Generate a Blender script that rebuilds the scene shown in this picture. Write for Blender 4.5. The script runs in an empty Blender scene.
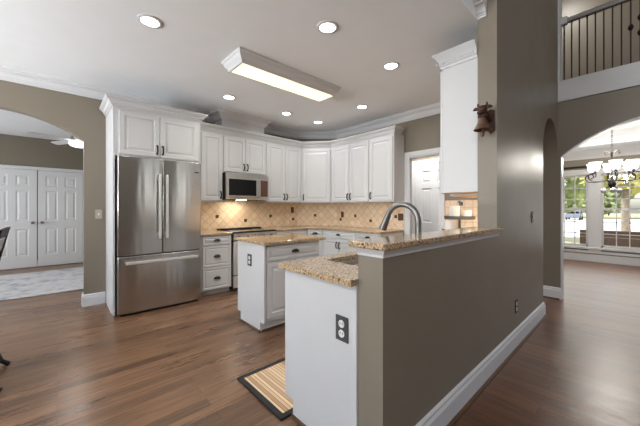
import bpy, bmesh, math, random
from mathutils import Vector, Matrix
random.seed(7)
R = math.radians
sc = bpy.context.scene
col = sc.collection

# ------------------------------------------------------------------ camera, world, light, exposure
EYE = 1.25
YAW = math.atan(320 / 290.0)
cam = bpy.data.objects.new('camera', bpy.data.cameras.new('camera'))
col.objects.link(cam)
cam.data.sensor_width = 36.0
cam.data.lens = 290.0 / 640.0 * 36.0
cam.data.shift_y = -5.0 / 640.0
cam.data.clip_start = 0.02
cam.data.clip_end = 400
cam.location = (0, 0, EYE)
fwd = Vector((math.cos(YAW), math.sin(math.pi / 2 - (math.pi / 2 - YAW)), 0))
cam.rotation_euler = (R(90), 0, math.atan2(math.sin(YAW), math.cos(YAW)) - R(90))
sc.camera = cam

sc.view_settings.view_transform = 'Standard'
sc.view_settings.look = 'None'
sc.view_settings.gamma = 1.0
sc.view_settings.use_curve_mapping = False
sc.view_settings.exposure = 0.0
sc.cycles.use_denoising = True
sc.cycles.max_bounces = 10
sc.cycles.diffuse_bounces = 5

w = bpy.data.worlds.new('world'); sc.world = w; w.use_nodes = True
nt = w.node_tree; nt.nodes.clear()
sky = nt.nodes.new('ShaderNodeTexSky'); sky.sky_type = 'NISHITA'; sky.sun_disc = False
sky.sun_elevation = R(48); sky.sun_rotation = R(200); sky.air_density = 1.0; sky.dust_density = 2.0
bg = nt.nodes.new('ShaderNodeBackground'); bg.inputs['Strength'].default_value = 0.45
ow = nt.nodes.new('ShaderNodeOutputWorld')
nt.links.new(sky.outputs[0], bg.inputs[0]); nt.links.new(bg.outputs[0], ow.inputs[0])

def lin(c):
    c = c / 255.0
    return c / 12.92 if c <= 0.04045 else ((c + 0.055) / 1.055) ** 2.4
def rgb(r, g, b): return (lin(r), lin(g), lin(b), 1.0)

def area(name, loc, rot, sx, sy, power, color=(1, 1, 1), parent=None, shape='RECTANGLE', spread=180):
    l = bpy.data.lights.new(name, 'AREA'); l.shape = shape; l.size = sx; l.size_y = sy
    l.energy = power; l.color = color; l.spread = R(spread)
    o = bpy.data.objects.new(name, l); col.objects.link(o)
    o.location = loc; o.rotation_euler = rot
    if parent: o.parent = parent
    return o

# sun outdoors, and area lamps for daylight, most of them at windows
sn = bpy.data.objects.new('sun', bpy.data.lights.new('sun', 'SUN')); col.objects.link(sn)
sn.data.energy = 7.0; sn.data.angle = R(2); sn.data.color = (1, .95, .86)
sn.rotation_euler = Vector((.30, -.72, -.75)).to_track_quat('-Z', 'Y').to_euler()
area('daylight_breakfast', (-3.97, 2.9, 1.45), (0, R(-90 - 74), 0), 1.9, 2.6, 545, (0.95, 0.98, 1.0))
area('daylight_great_left', (-3.97, -2.0, 1.6), (0, R(-90 - 10), 0), 2.1, 3.0, 9, (0.97, 0.985, 1.0))
area('fill_great_upper', (-3.97, -2.0, 4.2), (0, R(-90), 0), 1.4, 3.0, 140, (0.97, 0.985, 1.0))  # added fill for the balcony edge and loft; no window behind it
area('daylight_great_front', (3.6, -4.47, 1.7), (R(90), 0, 0), .55, 2.5, 11, (0.97, 0.98, 1.0))
area('daylight_hall', (-2.97, 6.8, 1.5), (0, R(-90), 0), 1.6, 1.8, 78, (0.95, 0.98, 1.0))
area('daylight_dining', (9.22, 0.7, 1.15), (0, R(90), 0), 1.7, 2.4, 20, (0.97, 0.99, 1.0))

# ------------------------------------------------------------------ materials
def new_mat(name):
    m = bpy.data.materials.new(name); m.use_nodes = True
    return m, m.node_tree, m.node_tree.nodes['Principled BSDF']
def N(t, kind, **kw):
    n = t.nodes.new(kind)
    for k, v in kw.items(): setattr(n, k, v)
    return n
def coords(t, scale=(1, 1, 1), rot=(0, 0, 0), kind='Object'):
    tc = N(t, 'ShaderNodeTexCoord'); mp = N(t, 'ShaderNodeMapping')
    mp.inputs['Scale'].default_value = scale; mp.inputs['Rotation'].default_value = rot
    t.links.new(tc.outputs[kind], mp.inputs[0])
    return mp.outputs[0]
def ramp(t, src, stops):
    r = N(t, 'ShaderNodeValToRGB'); e = r.color_ramp.elements
    e[0].position, e[0].color = stops[0]; e[1].position, e[1].color = stops[-1]
    for p, c in stops[1:-1]:
        x = e.new(p); x.color = c
    t.links.new(src, r.inputs[0]); return r.outputs[0]
def noise(t, vec, scale, detail=3, rough=0.55):
    n = N(t, 'ShaderNodeTexNoise'); n.inputs['Scale'].default_value = scale
    n.inputs['Detail'].default_value = detail; n.inputs['Roughness'].default_value = rough
    t.links.new(vec, n.inputs['Vector']); return n.outputs['Fac']
def mix(t, fac, a, b, mode='MIX'):
    m = N(t, 'ShaderNodeMix', data_type='RGBA', blend_type=mode)
    for s, i in ((fac, 0), (a, 6), (b, 7)):
        if hasattr(s, 'is_linked'): t.links.new(s, m.inputs[i])
        else: m.inputs[i].default_value = s
    return m.outputs[2]
def bump(t, b, h, strength=0.1, dist=0.01):
    n = N(t, 'ShaderNodeBump'); n.inputs['Strength'].default_value = strength; n.inputs['Distance'].default_value = dist
    t.links.new(h, n.inputs['Height']); t.links.new(n.outputs[0], b.inputs['Normal'])
def mrange(t, src, lo, hi):
    n = N(t, 'ShaderNodeMapRange'); n.inputs[3].default_value = lo; n.inputs[4].default_value = hi
    t.links.new(src, n.inputs[0]); return n.outputs[0]

def plain(name, c, rough=0.5, metal=0.0, spec=0.5, var=0.03, coat=0.0, scale=6):
    m, t, b = new_mat(name)
    n = noise(t, coords(t), scale, 3)
    d = tuple(max(0, x * (1 - var)) for x in c[:3]) + (1,)
    l = tuple(min(1, x * (1 + var)) for x in c[:3]) + (1,)
    t.links.new(ramp(t, n, [(0.3, d), (0.7, l)]), b.inputs['Base Color'])
    b.inputs['Roughness'].default_value = rough; b.inputs['Metallic'].default_value = metal
    b.inputs['Specular IOR Level'].default_value = spec; b.inputs['Coat Weight'].default_value = coat
    return m
def emit(name, c, strength, base=None):
    m, t, b = new_mat(name)
    b.inputs['Base Color'].default_value = base or c
    b.inputs['Emission Color'].default_value = c; b.inputs['Emission Strength'].default_value = strength
    return m

M = {}
def wall_paint(name, c, rough):
    m, t, b = new_mat(name)
    co = coords(t)
    n = noise(t, co, 2.2, 3); n2 = noise(t, co, 160, 2)
    t.links.new(ramp(t, n, [(0.3, tuple(x * .97 for x in c[:3]) + (1,)), (0.7, c)]), b.inputs['Base Color'])
    t.links.new(mrange(t, noise(t, co, 3.1, 4), rough - .07, rough + .07), b.inputs['Roughness'])
    bump(t, b, n2, 0.05, 0.002)
    return m
M['taupe'] = wall_paint('taupe_wall_paint', rgb(131, 122, 108), 0.42)
M['hall'] = wall_paint('hall_wall_paint', rgb(126, 118, 104), 0.55)
M['ceil'] = plain('ceiling_paint', rgb(238, 241, 244), 0.8, var=.01)
M['trim'] = plain('white_trim_paint', rgb(213, 214, 216), 0.38, var=.01)
M['cab'] = plain('white_cabinet_paint', rgb(205, 206, 208), 0.36, var=.012)
M['black'] = plain('black_bronze', rgb(20, 19, 19), 0.5, 0.2)
M['iron'] = plain('dark_iron', rgb(36, 30, 27), 0.5, 0.3)
M['rubber'] = plain('black_rubber', rgb(28, 28, 30), 0.7)
M['plate'] = plain('slate_plate', rgb(70, 70, 72), 0.5)
M['white'] = plain('white_plastic', rgb(228, 228, 226), 0.4)
M['ceramic'] = plain('white_ceramic', rgb(225, 222, 218), 0.3)
M['blackglass'] = plain('black_glass', rgb(14, 14, 15), 0.08)
M['almond'] = plain('almond_plate', rgb(176, 164, 146), .45)
M['bronze'] = plain('bronze_plate', rgb(96, 70, 52), 0.4, 0.5)
M['zinc'] = plain('grey_zinc', rgb(96, 98, 100), 0.5, 0.4, var=.1)
M['copper'] = plain('aged_copper', rgb(108, 82, 68), 0.45, 0.6, var=.25, scale=40)
M['rust'] = plain('rusty_brown_iron', rgb(70, 45, 36), 0.6, 0.4, var=.3, scale=40)
M['wood_in'] = plain('raw_maple', rgb(214, 170, 112), 0.5, var=.1)
M['shoe'] = plain('stained_wood', rgb(92, 66, 46), 0.45, var=.15)
M['mwsteel'] = plain('microwave_steel', rgb(196, 196, 195), .3, .92)
M['bright'] = plain('satin_steel_handle', rgb(225, 225, 224), 0.42, .75)
M['faucet'] = plain('faucet_steel', rgb(128, 127, 125), 0.36, .9)
M['chrome'] = plain('brushed_nickel', rgb(150, 148, 145), 0.25, 1.0)
M['knob'] = plain('satin_nickel', rgb(150, 146, 140), 0.3, 1.0)
M['grey_fab'] = plain('grey_fabric', rgb(160, 160, 165), 0.85, var=.1, scale=80)
M['lamp'] = emit('led_lens', (1, 0.98, 0.95, 1), 9.0)
M['bell_glass'] = emit('lit_frosted_glass', (1, 0.97, 0.92, 1), 1.6)
M['fanlamp'] = emit('fan_lamp', (1, 0.98, 0.95, 1), 3.0)
M['hoodlamp'] = emit('hood_lamp', (1, 0.8, 0.5, 1), 12.0)
M['fan'] = plain('white_fan_blade', rgb(225, 225, 228), 0.5)
M['bark'] = plain('bark', rgb(150, 138, 122), 0.9, var=.25, scale=12)
M['concrete'] = plain('pale_concrete', rgb(205, 200, 190), 0.9, var=.08)
M['asphalt'] = plain('sunlit_road', rgb(215, 212, 208), 0.9, var=.05)
M['car'] = plain('blue_grey_car_paint', rgb(120, 126, 138), 0.25)
M['tyre'] = plain('tyre', rgb(25, 25, 26), 0.8)
M['house_roof'] = plain('roof_shingle', rgb(120, 112, 108), 0.9, var=.1)

def mat_fluor():
    m, t, b = new_mat('fluorescent_diffuser')
    c = coords(t, kind='Object')
    n = noise(t, coords(t, (60, 60, 60)), 1.0, 1)
    e = ramp(t, n, [(0.2, (1, .86, .50, 1)), (0.8, (1, .93, .66, 1))])
    t.links.new(e, b.inputs['Emission Color']); b.inputs['Emission Strength'].default_value = 1.25
    b.inputs['Base Color'].default_value = (.9, .85, .7, 1)
    return m
M['fluor'] = mat_fluor()

def mat_floor(name, rotz, dark, light, rough, grain=.8):
    m, t, b = new_mat(name)
    v = coords(t, rot=(0, 0, rotz))
    br = N(t, 'ShaderNodeTexBrick'); br.offset = 0.37; br.offset_frequency = 2; br.squash = 1.0
    br.inputs['Scale'].default_value = 1.0; br.inputs['Brick Width'].default_value = 1.15
    br.inputs['Row Height'].default_value = 0.083; br.inputs['Mortar Size'].default_value = 0.0012
    br.inputs['Bias'].default_value = 0.0
    br.inputs['Color1'].default_value = dark; br.inputs['Color2'].default_value = light
    br.inputs['Mortar'].default_value = tuple(x * .35 for x in dark[:3]) + (1,)
    t.links.new(v, br.inputs['Vector'])
    st = N(t, 'ShaderNodeMapping'); st.inputs['Scale'].default_value = (3, 45, 1); t.links.new(v, st.inputs[0])
    g = noise(t, st.outputs[0], 1.0, 5, .65)
    st2 = N(t, 'ShaderNodeMapping'); st2.inputs['Scale'].default_value = (1.2, 7, 1); t.links.new(v, st2.inputs[0])
    g2 = noise(t, st2.outputs[0], 1.0, 3, .6)
    gc = ramp(t, g, [(0.33, (.42, .39, .37, 1)), (0.62, (1.0, 1.0, 1.0, 1))])
    gc2 = ramp(t, g2, [(0.3, (.72, .7, .68, 1)), (0.7, (1.15, 1.12, 1.1, 1))])
    c = mix(t, grain, br.outputs['Color'], gc, 'MULTIPLY')
    c = mix(t, 0.9, c, gc2, 'MULTIPLY')
    t.links.new(c, b.inputs['Base Color'])
    t.links.new(mrange(t, g2, rough - .06, rough + .1), b.inputs['Roughness'])
    st3 = N(t, 'ShaderNodeMapping'); st3.inputs['Scale'].default_value = (9, 16, 1); t.links.new(v, st3.inputs[0])
    h = noise(t, st3.outputs[0], 1.0, 3, .6)
    bump(t, b, h, 0.22, 0.01)
    return m
M['floor'] = mat_floor('kitchen_oak_floor', 0.0, rgb(104, 76, 55), rgb(150, 115, 87), 0.27)
M['floor2'] = mat_floor('great_room_oak_floor', R(90), rgb(100, 62, 40), rgb(130, 86, 58), 0.30, .5)

def mat_granite():
    m, t, b = new_mat('speckled_granite')
    v = coords(t)
    n1 = noise(t, v, 100, 4, .75)
    vo = N(t, 'ShaderNodeTexVoronoi'); vo.inputs['Scale'].default_value = 135; t.links.new(v, vo.inputs['Vector'])
    sp = N(t, 'ShaderNodeSeparateColor'); t.links.new(vo.outputs['Color'], sp.inputs[0])
    c1 = ramp(t, n1, [(0.38, rgb(16, 13, 12)), (0.45, rgb(96, 78, 62)), (0.51, rgb(186, 156, 120)), (0.72, rgb(206, 178, 144))])
    c2 = ramp(t, sp.outputs[0], [(0.0, rgb(14, 12, 12)), (0.2, rgb(50, 44, 40)), (0.29, rgb(140, 130, 118)), (0.36, rgb(202, 172, 134)), (0.88, rgb(214, 184, 146)), (1.0, rgb(232, 220, 204))])
    t.links.new(mix(t, 0.55, c1, c2), b.inputs['Base Color'])
    b.inputs['Roughness'].default_value = 0.12
    return m
M['granite'] = mat_granite()

def mat_tile(name, rot, size, kind='UV'):
    m, t, b = new_mat(name)
    v = coords(t, rot=(0, 0, rot), kind=kind)
    br = N(t, 'ShaderNodeTexBrick'); br.offset = 0.0; br.squash = 1.0
    br.inputs['Scale'].default_value = 1.0; br.inputs['Brick Width'].default_value = size
    br.inputs['Row Height'].default_value = size; br.inputs['Mortar Size'].default_value = 0.003
    br.inputs['Mortar Smooth'].default_value = 0.2
    br.inputs['Color1'].default_value = rgb(226, 200, 170); br.inputs['Color2'].default_value = rgb(240, 218, 190)
    br.inputs['Mortar'].default_value = rgb(186, 158, 128)
    t.links.new(v, br.inputs['Vector'])
    n = ramp(t, noise(t, v, 26, 4), [(0.3, (.88, .87, .85, 1)), (0.7, (1.05, 1.05, 1.05, 1))])
    t.links.new(mix(t, 0.9, br.outputs['Color'], n, 'MULTIPLY'), b.inputs['Base Color'])
    b.inputs['Roughness'].default_value = 0.38
    inv = N(t, 'ShaderNodeMath', operation='SUBTRACT'); inv.inputs[0].default_value = 1
    t.links.new(br.outputs['Fac'], inv.inputs[1]); bump(t, b, inv.outputs[0], 0.5, 0.003)
    return m
M['tile45'] = mat_tile('travertine_diagonal', R(45), 0.105)
M['tile0'] = mat_tile('travertine_square', 0, 0.105)
M['accent'] = plain('dark_accent_tile', rgb(70, 48, 34), 0.35, var=.15)

def mat_steel(name, base, rough, axis):
    m, t, b = new_mat(name)
    s = [160, 160, 160]; s[axis] = 1.2
    n = noise(t, coords(t, tuple(s)), 1.0, 3, .6)
    k = [5, 5, 5]; k[axis] = .5
    n2 = noise(t, coords(t, tuple(k)), 1.0, 2)
    t.links.new(ramp(t, n, [(0.3, tuple(x * .95 for x in base[:3]) + (1,)), (0.7, base)]), b.inputs['Base Color'])
    b.inputs['Metallic'].default_value = 1.0
    t.links.new(mrange(t, n, rough - .05, rough + .06), b.inputs['Roughness'])
    bump(t, b, n2, 0.22, 0.05)
    return m
M['steel'] = mat_steel('stainless_steel', rgb(188, 186, 184), 0.24, 2)
M['steelh'] = mat_steel('stainless_steel_trim', rgb(196, 195, 194), 0.26, 0)

def mat_mat():
    m, t, b = new_mat('bamboo_slats')
    v = coords(t)
    sx = N(t, 'ShaderNodeSeparateXYZ'); t.links.new(v, sx.inputs[0])
    mu = N(t, 'ShaderNodeMath', operation='MULTIPLY'); mu.inputs[1].default_value = 1 / 0.025; t.links.new(sx.outputs[0], mu.inputs[0])
    fr = N(t, 'ShaderNodeMath', operation='FRACT'); t.links.new(mu.outputs[0], fr.inputs[0])
    fl = N(t, 'ShaderNodeMath', operation='FLOOR'); t.links.new(mu.outputs[0], fl.inputs[0])
    wn = N(t, 'ShaderNodeTexWhiteNoise', noise_dimensions='1D'); t.links.new(fl.outputs[0], wn.inputs['W'])
    c = ramp(t, wn.outputs['Value'], [(0.0, rgb(176, 136, 96)), (0.35, rgb(214, 182, 144)), (1.0, rgb(232, 206, 172))])
    g = ramp(t, fr.outputs[0], [(0.0, (.16, .12, .10, 1)), (0.12, (.2, .16, .13, 1)), (0.18, (1, 1, 1, 1)), (1.0, (1, 1, 1, 1))])
    t.links.new(mix(t, 1.0, c, g, 'MULTIPLY'), b.inputs['Base Color']); b.inputs['Roughness'].default_value = .5
    return m
M['bamboo'] = mat_mat()
def mat_rug():
    m, t, b = new_mat('mottled_rug')
    v = coords(t)
    c = ramp(t, noise(t, v, 3.5, 8, .72), [(0.34, rgb(126, 130, 144)), (0.46, rgb(176, 178, 186)), (0.55, rgb(196, 194, 193)), (0.68, rgb(150, 152, 162))])
    t.links.new(c, b.inputs['Base Color']); b.inputs['Roughness'].default_value = .95
    bump(t, b, noise(t, v, 200, 2), .3, .005)
    return m
M['rug'] = mat_rug()
def mat_brick(name, c1, c2, mo, vert_axis_rot):
    m, t, b = new_mat(name)
    v = coords(t, rot=vert_axis_rot)
    br = N(t, 'ShaderNodeTexBrick'); br.inputs['Scale'].default_value = 1; br.inputs['Brick Width'].default_value = .22
    br.inputs['Row Height'].default_value = .085; br.inputs['Mortar Size'].default_value = .009
    br.inputs['Color1'].default_value = c1; br.inputs['Color2'].default_value = c2; br.inputs['Mortar'].default_value = mo
    t.links.new(v, br.inputs['Vector']); t.links.new(br.outputs['Color'], b.inputs['Base Color']); b.inputs['Roughness'].default_value = .9
    return m
M['brick'] = mat_brick('brown_brick', rgb(58, 44, 36), rgb(72, 56, 45), rgb(140, 126, 114), (R(90), 0, R(90)))
M['redbrick'] = mat_brick('red_brick', rgb(170, 120, 100), rgb(186, 136, 116), rgb(200, 180, 170), (R(90), 0, R(90)))
def mat_leaf(name, a, c):
    m, t, b = new_mat(name)
    t.links.new(ramp(t, noise(t, coords(t), 1.6, 5, .7), [(0.32, a), (0.68, c)]), b.inputs['Base Color'])
    b.inputs['Roughness'].default_value = .6; b.inputs['Transmission Weight'].default_value = 0
    return m
M['leaf'] = mat_leaf('green_leaves', rgb(110, 134, 84), rgb(206, 214, 156))
M['leafy'] = mat_leaf('yellow_green_leaves', rgb(160, 166, 88), rgb(236, 222, 142))
def mat_glass():
    m = bpy.data.materials.new('window_glass'); m.use_nodes = True; t = m.node_tree; t.nodes.clear()
    tr = N(t, 'ShaderNodeBsdfTransparent'); gl = N(t, 'ShaderNodeBsdfGlossy'); gl.inputs['Roughness'].default_value = .02
    fr = N(t, 'ShaderNodeFresnel'); fr.inputs[0].default_value = 1.4
    mx = N(t, 'ShaderNodeMixShader'); o = N(t, 'ShaderNodeOutputMaterial')
    t.links.new(fr.outputs[0], mx.inputs[0]); t.links.new(tr.outputs[0], mx.inputs[1]); t.links.new(gl.outputs[0], mx.inputs[2])
    t.links.new(mx.outputs[0], o.inputs[0]); return m
M['glass'] = mat_glass()

# ------------------------------------------------------------------ mesh helpers
LOC = {}
def frame(o, a, n):
    """local axes: a along the run, n out of the face, z up"""
    a = Vector(a).normalized(); n = Vector(n).normalized()
    m = Matrix.Identity(4)
    for i, v in enumerate((a, n, Vector((0, 0, 1)))):
        m[0][i], m[1][i], m[2][i] = v
    m[0][3], m[1][3], m[2][3] = o
    return m

class MB:
    def __init__(s, mtx=None):
        s.bm = bmesh.new(); s.m = mtx or Matrix.Identity(4); s.mi = 0
    def v(s, p): return s.bm.verts.new(s.m @ Vector(p))
    def f(s, vs):
        try:
            f = s.bm.faces.new(vs); f.material_index = s.mi; return f
        except ValueError: return None
    def poly(s, pts): return s.f([s.v(p) for p in pts])
    def box(s, x0, x1, y0, y1, z0, z1):
        c = [s.v(p) for p in ((x0, y0, z0), (x1, y0, z0), (x1, y1, z0), (x0, y1, z0), (x0, y0, z1), (x1, y0, z1), (x1, y1, z1), (x0, y1, z1))]
        for q in ((0, 3, 2, 1), (4, 5, 6, 7), (0, 1, 5, 4), (1, 2, 6, 5), (2, 3, 7, 6), (3, 0, 4, 7)): s.f([c[i] for i in q])
        return s
    def prism(s, poly, axis, lo, hi):
        def P(p, h):
            return {'x': (h, p[0], p[1]), 'y': (p[0], h, p[1]), 'z': (p[0], p[1], h)}[axis]
        A = [s.v(P(p, lo)) for p in poly]; B = [s.v(P(p, hi)) for p in poly]
        s.f(A[::-1]); s.f(B); n = len(poly)
        for i in range(n): s.f([A[i], A[(i + 1) % n], B[(i + 1) % n], B[i]])
        return s
    def loft(s, loops, cap0=True, cap1=True, closed=True):
        L = [[s.v(p) for p in l] for l in loops]; n = len(L[0])
        for a, b in zip(L, L[1:]):
            for i in range(n if closed else n - 1): s.f([a[i], a[(i + 1) % n], b[(i + 1) % n], b[i]])
        if cap0: s.f(L[0][::-1])
        if cap1: s.f(L[-1])
        return s
    def panel(s, a0, a1, z0, z1, prof, b0):
        """raised panel facing +b: prof = [(inset, depth)]"""
        lim = min(a1 - a0, z1 - z0) / 2 - .004
        loops = []
        for i, d in prof:
            i = min(i, lim)
            loops.append([(a0 + i, b0 + d, z0 + i), (a1 - i, b0 + d, z0 + i), (a1 - i, b0 + d, z1 - i), (a0 + i, b0 + d, z1 - i)])
        return s.loft(loops)
    def lathe(s, prof, c=(0, 0, 0), seg=20, axis='z'):
        loops = []
        for r, h in prof:
            r = max(r, 1e-4); l = []
            for k in range(seg):
                t = 2 * math.pi * k / seg; x, y = r * math.cos(t), r * math.sin(t)
                p = {'z': (x, y, h), 'y': (x, h, y), 'x': (h, x, y)}[axis]
                l.append((c[0] + p[0], c[1] + p[1], c[2] + p[2]))
            loops.append(l)
        return s.loft(loops)
    def tube(s, path, r, seg=8):
        path = [Vector(p) for p in path]; loops = []; up = None
        for i, p in enumerate(path):
            t = (path[min(i + 1, len(path) - 1)] - path[max(i - 1, 0)]).normalized()
            if up is None:
                up = Vector((0, 0, 1)) if abs(t.z) < .9 else Vector((1, 0, 0))
            x = t.cross(up).normalized(); y = x.cross(t).normalized(); up = y
            rr = r[i] if isinstance(r, (list, tuple)) else r
            loops.append([p + x * rr * math.cos(2 * math.pi * k / seg) + y * rr * math.sin(2 * math.pi * k / seg) for k in range(seg)])
        return s.loft(loops)
    def sweep(s, prof, path, z=0):
        """mouldings: prof [(out, dz)], path of (x, y) in plan, out = left of travel, mitred"""
        P = [Vector(p) for p in path]; loops = []
        for i, p in enumerate(P):
            d0 = (P[i] - P[i - 1]).normalized() if i else None
            d1 = (P[i + 1] - P[i]).normalized() if i < len(P) - 1 else None
            d0 = d0 or d1; d1 = d1 or d0
            n0 = Vector((-d0.y, d0.x)); n1 = Vector((-d1.y, d1.x))
            m = (n0 + n1).normalized(); m = m / max(.2, m.dot(n0))
            loops.append([(p.x + m.x * o, p.y + m.y * o, z + h) for o, h in prof])
        return s.loft(loops)
    def blob(s, c, r, seg=12, rings=8):
        return s.lathe_e(c, r, seg, rings)
    def lathe_e(s, c, r, seg, rings):
        loops = []
        for j in range(rings + 1):
            t = math.pi * j / rings; rr = max(math.sin(t), 1e-3)
            loops.append([(c[0] + r[0] * rr * math.cos(2 * math.pi * k / seg), c[1] + r[1] * rr * math.sin(2 * math.pi * k / seg), c[2] - r[2] * math.cos(t)) for k in range(seg)])
        return s.loft(loops)
    def build(s, name, mats, parent=None, loc=None, bevel=0, smooth=False, uvf=None, seg=2):
        if parent is not None: loc = LOC.get(parent.name, Vector((0, 0, 0)))
        loc = Vector(loc) if loc is not None else Vector((0, 0, 0))
        bmesh.ops.recalc_face_normals(s.bm, faces=s.bm.faces)
        if uvf:
            uv = s.bm.loops.layers.uv.new('UVMap')
            for f in s.bm.faces:
                for l in f.loops: l[uv].uv = uvf(l.vert.co)
        for v in s.bm.verts: v.co -= loc
        me = bpy.data.meshes.new(name); s.bm.to_mesh(me); s.bm.free()
        for m in (mats if isinstance(mats, (list, tuple)) else [mats]): me.materials.append(M[m] if isinstance(m, str) else m)
        o = bpy.data.objects.new(name, me); col.objects.link(o)
        LOC[o.name] = loc.copy()
        if parent is not None: o.parent = parent
        else: o.location = loc
        if smooth:
            for p in me.polygons: p.use_smooth = True
            try:
                me.set_sharp_from_angle(angle=R(40))
            except Exception: pass
        if bevel:
            b = o.modifiers.new('bevel', 'BEVEL'); b.width = bevel; b.segments = seg; b.limit_method = 'ANGLE'; b.angle_limit = R(35)
        return o

def tag(o, label=None, cat=None, group=None, kind=None):
    if label: o['label'] = label
    if cat: o['category'] = cat
    if group: o['group'] = group
    if kind: o['kind'] = kind
    return o
def thing(name, label, cat, loc, group=None):
    o = bpy.data.objects.new(name, None); col.objects.link(o); o.location = loc
    o.empty_display_size = .05
    LOC[o.name] = Vector(loc); return tag(o, label, cat, group)
def struct(o): o['kind'] = 'structure'; return o
def dup(root, loc, rz=0.0, label=None):
    """copy a thing with its parts and sub-parts"""
    r = root.copy(); col.objects.link(r); r.location = loc; r.rotation_euler = (0, 0, rz)
    if label: r['label'] = label
    def rec(src, dst):
        for ch in [c for c in bpy.data.objects if c.parent == src]:
            c = ch.copy(); col.objects.link(c); c.parent = dst; rec(ch, c)
    rec(root, r); return r
def arc(cx, cz, rx, rz, a0, a1, n):
    return [(cx + rx * math.cos(R(a0 + (a1 - a0) * i / n)), cz + rz * math.sin(R(a0 + (a1 - a0) * i / n))) for i in range(n + 1)]

# ------------------------------------------------------------------ the setting
CE = 2.79          # kitchen ceiling
BW = 4.74          # back wall plane
RW = 4.24          # kitchen right wall plane
X5 = 5.08          # dining wall plane
HW0, HW1 = 0.755, 0.895   # half wall / tall wall faces
XF = 9.25          # dining window wall
NX = 2.56          # end of tall wall
TOP = 5.4

# floors
mb = MB(); mb.poly([(-4, HW0 + .07, 0), (X5, HW0 + .07, 0), (X5, 8.7, 0), (-4, 8.7, 0)]); mb.poly([(-4, -4.6, 0), (1.06, -4.6, 0), (1.06, HW0 + .07, 0), (-4, HW0 + .07, 0)])
struct(mb.build('floor', 'floor'))
mb = MB(); mb.poly([(1.06, -4.6, 0), (XF + .1, -4.6, 0), (XF + .1, HW0 + .07, 0), (1.06, HW0 + .07, 0)]); mb.poly([(X5, HW0 + .07, 0), (XF + .1, HW0 + .07, 0), (XF + .1, 2.0, 0), (X5, 2.0, 0)])
struct(mb.build('floor', 'floor2'))
# ceilings
struct(MB().box(-4, X5, HW1, BW, CE, CE + .1).build('ceiling', 'ceil'))
struct(MB().box(-3.2, 2.1, BW + .14, 8.7, 2.74, 2.84).build('ceiling', 'ceil'))
struct(MB().box(-4.1, 7.3, -4.6, 2.0, TOP, TOP + .1).build('ceiling', 'ceil'))
mb = MB()   # dining tray ceiling
mb.box(X5 + .14, XF, -2.3, 1.75, 2.86, 2.9)
for b in ((X5 + .14, 5.9, -2.3, 1.75), (8.6, XF, -2.3, 1.75), (5.9, 8.6, 1.1, 1.75), (5.9, 8.6, -2.3, -1.65)): mb.box(*b, 2.60, 2.86)
mb.box(7.15, 7.27, .42, 1.1, 2.74, 2.86)
struct(mb.build('ceiling', 'ceil'))

# back wall with arched opening to the hall
ac, az, ar = -0.540, 1.0533, 1.3214
th = math.degrees(math.asin((2.111 - az) / ar))
a_pts = arc(ac, az, ar, ar, th, 180 - th, 20)
mb = MB().prism([(-4, 0), (a_pts[-1][0], 0)] + a_pts[::-1] + [(a_pts[0][0], 0), (3.72, 0), (3.72, CE), (-4, CE)], 'y', BW, BW + .14)
struct(mb.build('wall_back', 'taupe'))
struct(MB().prism([(3.657, BW), (RW, 4.157), (RW + .1, 4.257), (3.757, BW + .1)], 'z', 0, CE).build('wall_corner', 'taupe'))
# right wall of kitchen with cased opening
mb = MB()
mb.box(RW, RW + .12, 2.565, 4.3, 0, CE); mb.box(RW, RW + .12, HW1, 1.985, 0, CE); mb.box(RW, RW + .12, 1.985, 2.565, 2.075, CE)
struct(mb.build('wall_right', 'taupe'))
# half wall + tall wall with narrow arch
pts = arc(4.63, 1.93, .45, .45, 180, 0, 20)
mb = MB().prism([(1.055, 0), (4.18, 0)] + pts + [(X5, TOP), (NX, TOP), (NX, 1.03), (1.055, 1.03)], 'y', HW0, HW1)
struct(mb.build('wall_divider', 'taupe'))
mb = MB(); mb.box(-4, NX, HW1, 1.0, CE + .1, TOP); struct(mb.build('wall_bulkhead', 'ceil'))
# dining wall with big arch, passage wall behind
bc, bz, brd = -0.288, 0.900, 1.460
th2 = math.degrees(math.asin((1.950 - bz) / brd))
b_pts = arc(bc, bz, brd, brd, th2, 180 - th2, 24)
mb = MB().prism([(3.6, 0), (b_pts[0][0], 0)] + b_pts + [(b_pts[-1][0], 0), (-4.6, 0), (-4.6, 2.70), (3.6, 2.70)], 'x', X5, X5 + .14)
struct(mb.build('wall_dining', 'taupe'))
struct(MB().box(X5, X5 + .14, -4.6, HW0 + .02, 2.69, 2.96).build('trim_1', 'trim'))
struct(MB().box(X5, X5 + .14, HW0, 3.6, 2.70, TOP).build('wall_passage', 'taupe'))
struct(MB().box(X5 + .14, 7.3, -4.6, 2.0, 2.9, 3.0).build('floor', 'floor'))
struct(MB().box(7.2, 7.3, -4.6, 2.0, 3.0, TOP).build('wall_loft', 'taupe'))
struct(MB().box(X5 + .14, 7.3, 1.9, 2.0, 3.0, TOP).build('wall_loft_side', 'taupe'))
struct(MB().box(X5 - .01, X5 + .13, .728, HW0 + .02, 2.96, TOP).build('trim_2', 'trim'))
struct(MB().box(RW + .12, X5, 3.5, 3.6, 0, CE).build('wall_passage_end', 'taupe'))

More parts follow.
